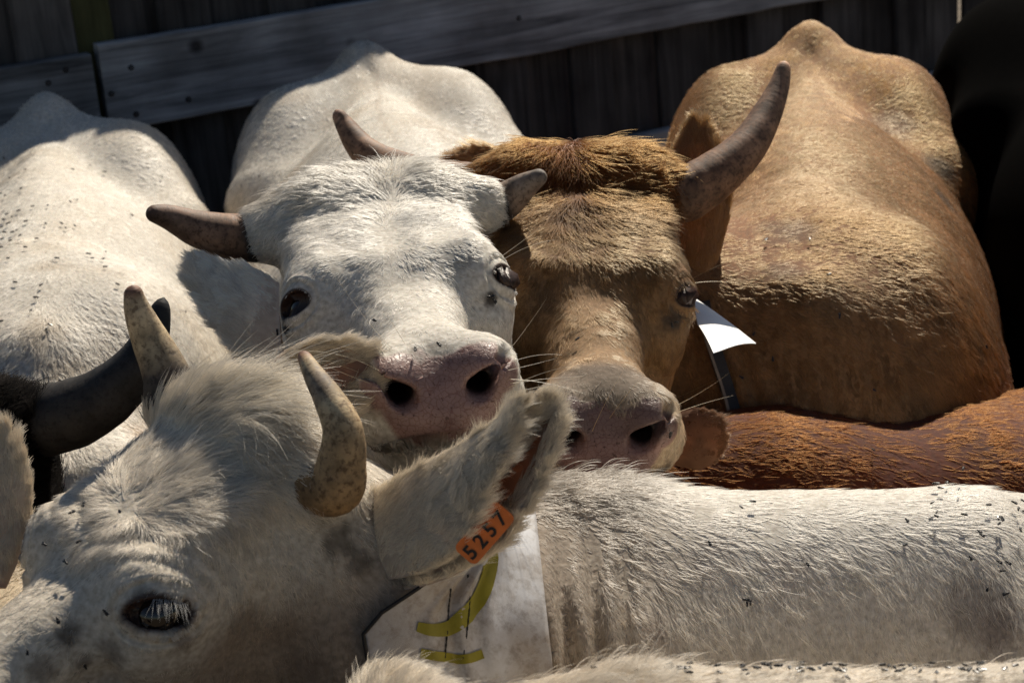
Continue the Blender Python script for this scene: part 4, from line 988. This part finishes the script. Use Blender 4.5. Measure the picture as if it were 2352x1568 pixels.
# ------------------------------------------------------------------ ear fur
def ear_fur(key, n_out=9000, n_edge=2600, n_in=5000, L0=.012, fringe=.022, inlen=.026, intint=None):
    e = EARS[key]; rg = np.random.default_rng(len(key) * 7 + ord(key[0]) * 3 + ord(key[1])); nt_, nv = len(e['t']), len(e['v'])
    def at(t, v):
        a = t * (nt_ - 1); b = (v + 1) / 2 * (nv - 1); i = np.minimum(a.astype(int), nt_ - 2); j = np.minimum(b.astype(int), nv - 2)
        fa, fb = (a - i)[:, None], (b - j)[:, None]; G = e['inn']
        p = G[i, j] * (1 - fa) * (1 - fb) + G[i + 1, j] * fa * (1 - fb) + G[i, j + 1] * (1 - fa) * fb + G[i + 1, j + 1] * fa * fb
        dn = nrm(e['dn'][j] * (1 - fb) + e['dn'][j + 1] * fb); return p, dn
    P_all, R_all, C_all = [], [], []
    sc = .4 + .6 * FUR
    for kind, n in (('out', n_out), ('edge', n_edge), ('in', n_in)):
        n = max(10, int(n * sc)); t = rg.random(n) ** .85; v = rg.uniform(-1, 1, n)
        if kind == 'edge': v = np.sign(v) * (1 - .12 * rg.random(n) ** 2); t = rg.uniform(.05, 1, n)
        if kind == 'in': v = np.sign(v) * np.sqrt(rg.uniform(.05, 1, n)); t = rg.uniform(.02, .97, n)
        p, dn = at(t, v)
        if kind == 'in':
            Nn = -dn; D = e['a'] * .9 - e['side'] * (v * .55)[:, None]; L = inlen * (.6 + .7 * rg.random(n)) * (.35 + .65 * np.abs(v)); R = p; lift = np.full(n, .55)
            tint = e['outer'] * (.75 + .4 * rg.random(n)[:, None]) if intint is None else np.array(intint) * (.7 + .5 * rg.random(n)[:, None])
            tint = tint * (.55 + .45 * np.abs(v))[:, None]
        elif kind == 'edge':
            Nn = nrm(dn * .3 + e['op'] * .5 + e['side'] * np.sign(v)[:, None]); D = e['a'] * .9 + e['side'] * np.sign(v)[:, None] * .25 - dn * .3; R = p + dn * .002
            L = fringe * (.5 + .8 * rg.random(n)); lift = np.full(n, .5); tint = e['outer'] * (.85 + .4 * rg.random(n)[:, None])
        else:
            Nn = dn; D = e['a'] + e['side'] * (v * .35)[:, None]; R = p + dn * .005; L = L0 * (.7 + .6 * rg.random(n)) * (1 + .7 * smooth(.75, 1, t)); lift = np.full(n, .3); tint = e['outer'] * (.8 + .35 * rg.random(n)[:, None])
        rad = .00015 * ((R - C0) @ CF)
        pp, rr, ph = strands(R, Nn, D, L, lift, np.full(n, .35), np.full(n, .45), .012, rad, 300 + ord(key[0]) + n % 97)
        P_all.append(pp); R_all.append(rr); C_all.append(np.clip(tint * (.85 + .25 * ph[:, None]), 0, .95))
    hair_obj('ear_fur', np.concatenate(P_all), np.concatenate(R_all), np.concatenate(C_all), M_HAIR, e['obj'])
ear_fur('E1', 8000, 11000, 11000, .014, .026, .030)
ear_fur('E3', 22000, 9000, 1500, .018, .030, .02)
ear_fur('E2', 9000, 4000, 6000, .014, .022, .026)
ear_fur('C1', 15000, 6000, 2000, .014, .024, .02)
ear_fur('C2', 3000, 1500, 1000)
ear_fur('D1', 9000, 4500, 2000, .016, .026, .02)
ear_fur('D2', 7000, 5000, 1000, .022, .034, .02)
ear_fur('J1', 9000, 4000, 500, .014, .016)
ear_fur('F1', 5000, 1500, 200, .006, .007)
ear_fur('A1', 1500, 800, 200)

# ------------------------------------------------------------------ whiskers and lashes
def bristles(cow, name, spots, tint, rad, npt=7):
    """spots: (root, direction, length, droop)"""
    Pn, Rn = [], []
    for r, d, L, dr in spots:
        t = np.linspace(0, 1, npt)[:, None]; Pn.append(r + d * L * t + dr * L * t * t); Rn.append(rad * (1 - .85 * t[:, 0]))
    hair_obj(name, np.array(Pn), np.array(Rn), np.tile(tint, (len(Pn), 1)), M_HAIR, cow.root)
rw_ = np.random.default_rng(21)
def whisk(cow, pts, lo=.05, hi=.10):
    out = []
    for px, py, dx, dy in pts:
        p, n = cow.hit(px, py)
        if p is None: continue
        for _ in range(1):
            d = nrm(nrm(CR * dx - CU * dy) + n * .35 + rw_.normal(0, .12, 3)); out.append((p, d, rw_.uniform(lo, hi), CU * rw_.uniform(-.25, .2) + CF * rw_.uniform(-.1, .1)))
    return out
bristles(cow_c, 'whiskers', whisk(cow_c, [(1165, 850, 1, -.3), (1170, 870, 1, -.1), (1168, 890, 1, -.6), (1175, 905, 1, .05), (1172, 880, 1, -.25), (1178, 915, 1, .1), (1165, 835, .8, -.7), (1160, 815, .7, -.7), (1180, 900, 1, -.4), (1178, 925, 1, .25), (870, 850, -1, -.6), (860, 870, -1, -.35), (850, 900, -1, .1), (845, 920, -1, .15), (850, 880, -1, -.2), (855, 940, -1, .2), (900, 800, -.8, -.7), (930, 790, -.6, -.8), (1150, 590, .8, -.8), (1150, 600, .9, -.4), (1145, 575, .7, -.9), (630, 640, -.8, -.8), (635, 650, -.9, -.5)]), A(.6, .5, .32), .00034)
bristles(cow_d, 'whiskers', whisk(cow_d, [(1575, 1000, 1, .5), (1575, 1020, 1, .2), (1572, 1040, 1, .4), (1570, 1060, 1, .8), (1560, 1080, .8, 1), (1578, 985, 1, -.2), (1555, 930, 1, -.5), (1560, 945, 1, -.3), (1550, 915, .9, -.6), (1590, 640, .9, -.5), (1592, 650, 1, -.3), (1545, 900, .8, -.6), (1575, 1030, 1, .6), (1400, 960, .3, -.4), (1360, 990, .2, -.5)]), A(.55, .36, .16), .00032)
def lashes(cow, sx, n, L, tint, rad, lo, hi):
    out = EOUT; fw, up = eye_frame(cow.ea)
    fl = A(sx, 1, 1); spots = []
    for a in np.linspace(lo, hi, n):
        a = a + rw_.normal(0, .02); es = cow.es
        q = EYE + es * (out * (.0150 + .003 * math.sin(math.pi * (a + 1) / 2)) + fw * .022 * a + up * .0105 * math.sqrt(max(.05, 1 - a * a * .8)))
        d = nrm(out * .75 + up * -.55 + fw * (.3 * a + rw_.normal(0, .14))); r = cow.hl2w(q * fl); dd = nrm((d * fl) @ cow.hR.T)
        spots.append((r, dd, L * rw_.uniform(.45, 1.15), (cow.hR @ (up * fl)) * -.15))
    bristles(cow, 'eyelashes', spots, tint, rad)
lashes(cow_e, -1, 46, .024, A(.88, .86, .82), .00014, -.85, .15)

# ------------------------------------------------------------------ ear tag
def quad_frame(o, x, y):
    z = np.cross(x, y); M4 = Matrix.Identity(4)
    for i in range(3): M4[i][0], M4[i][1], M4[i][2], M4[i][3] = x[i], y[i], z[i], o[i]
    return M4
td = 1.762; t0 = P(1090, 1300, td); t1 = P(1186, 1190, td - .012)
tx = nrm(t1 - t0); ty = nrm(-(CR * .76 - CU * .65)); ty = nrm(ty - tx * (ty @ tx)); tw = np.linalg.norm(t1 - t0); thh = .026
def rounded(w, h, r, z0, z1, n=6):
    pts = []
    for cx_, cy_, a0 in ((w - r, r, -90), (w - r, h - r, 0), (r, h - r, 90), (r, r, 180)):
        for i in range(n + 1):
            a = math.radians(a0 + 90 * i / n); pts.append((cx_ + r * math.cos(a), cy_ + r * math.sin(a)))
    return pts
import bmesh
def plate(name, pts, th, mat, parent, M4):
    bm = bmesh.new(); vs = [bm.verts.new((x, y, 0)) for x, y in pts]; f = bm.faces.new(vs)
    r = bmesh.ops.extrude_face_region(bm, geom=[f]); bmesh.ops.translate(bm, vec=(0, 0, -th), verts=[v for v in r['geom'] if isinstance(v, bmesh.types.BMVert)])
    bmesh.ops.recalc_face_normals(bm, faces=bm.faces[:]); me = bpy.data.meshes.new(name); bm.to_mesh(me); bm.free(); me.materials.append(mat)
    o = bpy.data.objects.new(name, me); col.objects.link(o); o.parent = parent; o.matrix_parent_inverse = parent.matrix_world.inverted(); o.matrix_world = M4; return o
tag = plate('ear_tag', rounded(tw, thh, .006, 0, 0), .0016, M_TAG, cow_e.root, quad_frame(t0, tx, ty)); tag['label'] = 'orange plastic ear tag with black numbers'
bpy.context.view_layer.update()
for i_, ch in enumerate('5257'):
    cu = bpy.data.curves.new('numeral', 'FONT'); cu.body = ch; cu.size = .0195; cu.extrude = .0003; cu.offset = .0004
    tmp = bpy.data.objects.new('numeral', cu); me_ = bpy.data.meshes.new_from_object(tmp); bpy.data.objects.remove(tmp); me_.name = 'numeral_' + ch
    me_.materials.clear(); me_.materials.append(M_INK)
    o = bpy.data.objects.new('numeral', me_); col.objects.link(o); o.parent = tag; o.matrix_parent_inverse = tag.matrix_world.inverted()
    o.matrix_world = quad_frame(t0 + tx * (.003 + i_ * tw * .235) + ty * .005 + np.cross(tx, ty) * .0006, tx, ty)

# ------------------------------------------------------------------ white collar round the neck of the front cow
def ring(c, xs, ang, off):
    V = np.empty((len(xs), len(ang), 3))
    for i, x in enumerate(xs):
        cen = A(x, -.77, 1.18); dirs = np.stack([np.zeros(len(ang)), np.cos(ang), np.sin(ang)], 1)
        # lean of the collar's edges
        p = cen + dirs * .05; t = np.full(len(ang), .05)
        for _ in range(40): t = t + np.clip(-c.neck_sdf(cen + dirs * t[:, None]), -.02, .03) * .8
        V[i] = cen + dirs * (t + off[i])[:, None]
    return V
ang = np.linspace(0, 2 * np.pi, 97)[:-1]; xs = np.linspace(CX0, CX1, 40)
tt_ = (xs - CX0) / (CX1 - CX0)
Vc = np.empty((40, 96, 3)); base_off = .011 + 0 * xs
Vc = ring(cow_e, xs, ang, base_off)
crs = Vc.reshape(-1, 3)
fold = .0075 * np.sin(tt_[:, None] * 34 + 2.0 * np.sin(ang[None] * 3 + 1)) * np.exp(-((tt_[:, None] - .52) / .16) ** 2) + .0050 * fbm(crs, 14, 5).reshape(40, 96)
fold += .008 * np.exp(-((tt_[:, None] - .66) / .05) ** 2)
rd = nrm(Vc - np.stack([xs, np.full(40, -.77), np.full(40, 1.18)], 1)[:, None]); Vc = Vc + rd * fold[..., None]
Vc[..., 0] += (1 - tt_[:, None]) * .10 * smooth(1.36, 1.43, Vc[..., 2]) + (.030 * (1.30 - Vc[..., 2]).clip(-.1, .3) + .012 * smooth(1.22, 1.17, Vc[..., 2])) * tt_[:, None] + .006 * np.sin(ang * 5)[None] * (1 - tt_[:, None])
outer = Vc.reshape(-1, 3); inner_ = (Vc - rd * .002).reshape(-1, 3); g_ = np.arange(40 * 96).reshape(40, 96); gn = np.roll(g_, -1, 1)
q1 = np.stack([g_[:-1], g_[1:], gn[1:], gn[:-1]], -1).reshape(-1, 4); off_ = 40 * 96
e0 = np.stack([g_[0], gn[0], gn[0] + off_, g_[0] + off_], -1); e1 = np.stack([g_[-1], g_[-1] + off_, gn[-1] + off_, gn[-1]], -1)
collar = mesh_obj('collar', np.concatenate([outer, inner_]), np.concatenate([q1, q1[:, ::-1] + off_, e0, e1]), M_CLOTH, cow_e.root)
collar['label'] = 'wide white tarpaulin collar with yellow print'
CB = BVHTree.FromPolygons([tuple(v) for v in outer], [tuple(map(int, f)) for f in q1])
def on(bvh, px, py, lift):
    p, n, i, t = bvh.ray_cast(Vector(C0), Vector(nrm(ray(px, py))))
    if p is None: return None
    n = A(*n); n = n if n @ (C0 - A(*p)) > 0 else -n
    return A(*p) + n * lift
def strip(name, bvh, line, width, mat, parent, lift=.0016, n=24, sub=4):
    line = catmull(np.array([(x, y, 0) for x, y in line], float), n)[:, :2]; tg = nrm(np.gradient(line, axis=0)); nr = np.stack([-tg[:, 1], tg[:, 0]], 1)
    V = []; ok = True
    for i in range(n):
        w = width(i / (n - 1)) if callable(width) else width
        for j in range(sub + 1):
            q = line[i] + nr[i] * (j / sub - .5) * w; p = on(bvh, q[0], q[1], lift)
            V.append(p if p is not None else (V[-1] if V else P(q[0], q[1], 1.9)))
    V = np.array(V); F = [(i * (sub + 1) + j, i * (sub + 1) + j + 1, (i + 1) * (sub + 1) + j + 1, (i + 1) * (sub + 1) + j) for i in range(n - 1) for j in range(sub)]
    return mesh_obj(name, V, np.array(F), mat, parent)
strip('printed_stripe', CB, [(958, 1438), (1000, 1446), (1042, 1436), (1085, 1395), (1110, 1350), (1126, 1290), (1130, 1240)], lambda t: 22 + 16 * math.sin(3.1 * t), M_YELLOW, collar)
strip('printed_stripe', CB, [(965, 1498), (1020, 1508), (1070, 1512), (1110, 1500)], 22, M_YELLOW, collar)
for ln in ([(1034, 1350), (1031, 1400), (1026, 1450), (1020, 1510)], [(1076, 1320), (1076, 1380), (1072, 1440), (1066, 1510)]):
    l3 = [on(CB, x, y, .0012) for x, y in ln]
    if all(p is not None for p in l3):
        c_ = catmull(l3, 60); V_, F_ = tube(c_, np.array([.0008 + .0002 * math.sin(i * 1.3) for i in range(60)]), 6); mesh_obj('stitching', V_, F_, M_INK, collar)
ce = outer.reshape(40, 96, 3)[0]; V_, F_ = tube(np.vstack([ce, ce[:2]]), np.full(98, .0022), 6); mesh_obj('edge_cord', V_, F_, M_INK, collar)

# ------------------------------------------------------------------ strap and white flag on the tan cow's neck
DB = cow_d.bvh
def band(name, pts, nor, width, th, mat, parent, shift=0.0):
    """a flat strap with thickness that follows a smooth line over the neck"""
    c = catmull(pts, 40); n = nrm(catmull(nor, 40)); tg = nrm(np.gradient(c, axis=0)); sd = nrm(np.cross(tg, n)); c = c + sd * shift
    ring_ = [c + sd * width / 2, c + sd * width / 2 + n * th, c - sd * width / 2 + n * th, c - sd * width / 2]
    V = np.stack(ring_, 1).reshape(-1, 3); F = [(i * 4 + k, i * 4 + (k + 1) % 4, i * 4 + 4 + (k + 1) % 4, i * 4 + 4 + k) for i in range(39) for k in range(4)]
    return mesh_obj(name, V, np.array(F), mat, parent, False)
sp_, sn_ = [], []
for q_ in STRAP:
    p_, n_ = cow_d.hit(*q_)
    if p_ is not None: n_ = n_ if n_ @ (C0 - p_) > 0 else -n_; sp_.append(p_ + n_ * .010); sn_.append(n_)
band('neck_strap', sp_, sn_, .020, .004, M_LEATHER, cow_d.root)
band('strap_edge', sp_, sn_, .004, .007, make_plain('worn_strap_edge', (.26, .20, .15), .7), cow_d.root, .008)
def sheet(name, corners, mat, parent, n=10, belly=.003, th=.0012):
    a, b, c, d = corners; V = []
    nrm_ = nrm(np.cross(b - a, d - a)); nrm_ = nrm_ if nrm_ @ (C0 - a) > 0 else -nrm_
    for sgn in (0, 1):
        for i in range(n + 1):
            for j in range(n + 1):
                u, v = i / n, j / n; p = (a * (1 - u) + b * u) * (1 - v) + (d * (1 - u) + c * u) * v
                V.append(p + nrm_ * (belly * math.sin(math.pi * u) * .6 + belly * math.sin(math.pi * v * 1.3) - th * sgn))
    g = np.arange((n + 1) ** 2).reshape(n + 1, n + 1); q = np.stack([g[:-1, :-1], g[1:, :-1], g[1:, 1:], g[:-1, 1:]], -1).reshape(-1, 4); o_ = (n + 1) ** 2
    return mesh_obj(name, np.array(V), np.concatenate([q, q[:, ::-1] + o_]), mat, parent)
fl = sheet('neck_flag', [P(1584, 676, 2.68), P(1737, 788, 2.53), P(1640, 806, 2.48), P(1604, 740, 2.56)], M_PAPER, cow_d.root); fl['label'] = 'white plastic flag hanging at the neck'

# ------------------------------------------------------------------ flies
def fly_mesh():
    bm = bmesh.new()
    def blob_(c, r, s, seg=8):
        m_ = bmesh.ops.create_uvsphere(bm, u_segments=seg, v_segments=5, radius=1)['verts']
        for v in m_: v.co = Vector((c[0] + v.co.x * r * s[0], c[1] + v.co.y * r * s[1], c[2] + v.co.z * r * s[2]))
    blob_((0, .0025, .0018), .0010, (1.15, .8, .9)); blob_((0, .0008, .0019), .0013, (1, 1.2, .95)); blob_((0, -.0020, .0017), .0013, (1, 1.7, .8))
    for sx in (1, -1):
        a = [bm.verts.new((sx * .0005, .0010, .0031)), bm.verts.new((sx * .0018, -.0024, .0029)), bm.verts.new((sx * .0014, -.0046, .0024)), bm.verts.new((sx * .0002, -.0040, .0030))]; bm.faces.new(a if sx > 0 else a[::-1])
        for y in (.0015, .0003, -.0008):
            b = [bm.verts.new((sx * .001, y, .0016)), bm.verts.new((sx * .001, y - .0003, .0014)), bm.verts.new((sx * .0032, y * 1.8 - .0002, -.0004)), bm.verts.new((sx * .0032, y * 1.8, -.0003))]; bm.faces.new(b)
    me = bpy.data.meshes.new('fly'); bm.to_mesh(me); bm.free(); me.materials.append(M_FLY)
    for p in me.polygons: p.use_smooth = True
    return me
FLY = fly_mesh(); rf = np.random.default_rng(3)
def flies(k, spots, label, group, lift=.006, size=1.5):
    c = COWS[k]
    for px, py in spots:
        p, n = c.hit(px, py)
        if p is None: continue
        if n @ (C0 - p) < 0: n = -n
        o = bpy.data.objects.new('fly', FLY); col.objects.link(o)
        y = nrm(np.cross(n, nrm(rf.normal(0, 1, 3)))); x = np.cross(y, n); s_ = size * .72 * rf.uniform(.8, 1.2)
        M4 = quad_frame(p + n * lift, x * 1.0, y); o.matrix_world = M4 @ Matrix.Scale(s_, 4)
        o['label'] = label; o['category'] = 'fly'; o['group'] = group
def around(cx_, cy_, sx_, sy_, n): return [(cx_ + rf.normal(0, sx_), cy_ + rf.normal(0, sy_)) for _ in range(n)]
flies('A', [(45, 490), (30, 505), (20, 520), (14, 540), (40, 535), (6, 528), (25, 560), (60, 515), (8, 555), (48, 548), (18, 498), (5, 575), (30, 540), (10, 510)] + [(60, 395), (10, 370), (25, 415), (45, 415), (5, 450), (15, 455), (205, 385), (240, 400), (165, 395), (370, 410), (200, 590), (210, 600), (235, 602), (240, 620), (240, 585), (95, 662), (160, 470), (110, 478), (105, 520), (150, 530), (170, 525), (175, 465), (300, 500), (395, 480), (85, 690), (140, 520), (72, 720), (5, 745), (105, 760), (112, 752), (138, 880), (20, 600), (35, 655), (130, 600), (270, 660), (330, 700), (420, 720), (50, 440), (75, 480), (85, 555), (60, 575)],
      'small black fly on the back of the white cow beside the fence', 'flies on the far white cow', .004, 1.5)
flies('C', [(560, 430), (690, 408), (600, 410), (870, 745), (650, 760), (668, 748), (612, 712), (1126, 690), (1120, 682), (1008, 800), (950, 812)], 'small black fly on the white cow facing the camera', 'flies on the white cow facing the camera', .005, 1.5)
flies('D', [(1330, 790), (1545, 735), (1535, 745), (1600, 690), (1775, 825), (1730, 770), (1900, 640), (2000, 900), (1800, 950), (2255, 800), (1530, 995), (1925, 730), (1700, 870), (1860, 560), (1760, 560)], 'small dark fly on the tan cow', 'flies on the tan cow', .006, 1.4)
flies('E', [(1728, 1168), (1700, 1180), (1625, 1258), (1850, 1304), (1720, 1392), (1712, 1396), (1708, 1385), (2148, 1130), (2160, 1138), (2175, 1126), (2200, 1140), (2262, 1120), (2300, 1112), (2310, 1122), (2330, 1105), (2345, 1112), (2320, 1125), (2140, 1170), (2150, 1190), (2148, 1198), (2080, 1208), (2075, 1262), (2210, 1195), (2288, 1205), (2290, 1215), (2295, 1205), (2265, 1175), (2320, 1170), (2340, 1165), (2250, 1240), (2245, 1232), (2225, 1290), (2290, 1300), (2310, 1302), (2300, 1320), (2265, 1360), (2308, 1372), (2345, 1190), (2330, 1185), (2335, 1230)],
      'small black fly on the neck and back of the front white cow', 'flies on the front cow back', .008, 1.35)
flies('E', [(208, 1168), (168, 1192), (283, 1190), (120, 1255), (192, 1253), (165, 1300), (300, 1390), (190, 1520), (196, 1555), (250, 1400), (330, 1430), (130, 1430), (60, 1500)], 'small black fly on the face of the front white cow', 'flies on the front cow face', .007, 1.3)
flies('I', around(1560, 1556, 45, 8, 14) + around(1720, 1556, 40, 8, 16) + around(1880, 1554, 50, 9, 22) + around(2080, 1552, 60, 9, 20) + around(2260, 1552, 60, 10, 24) + around(1440, 1560, 40, 6, 6), 'small black fly on the back along the bottom edge', 'flies on the cow along the bottom edge', .008, 1.25)
flies('F', [(2210, 1085), (2000, 1040)], 'small fly on the red-brown back', 'flies on the red-brown cow', .006, 1.2)
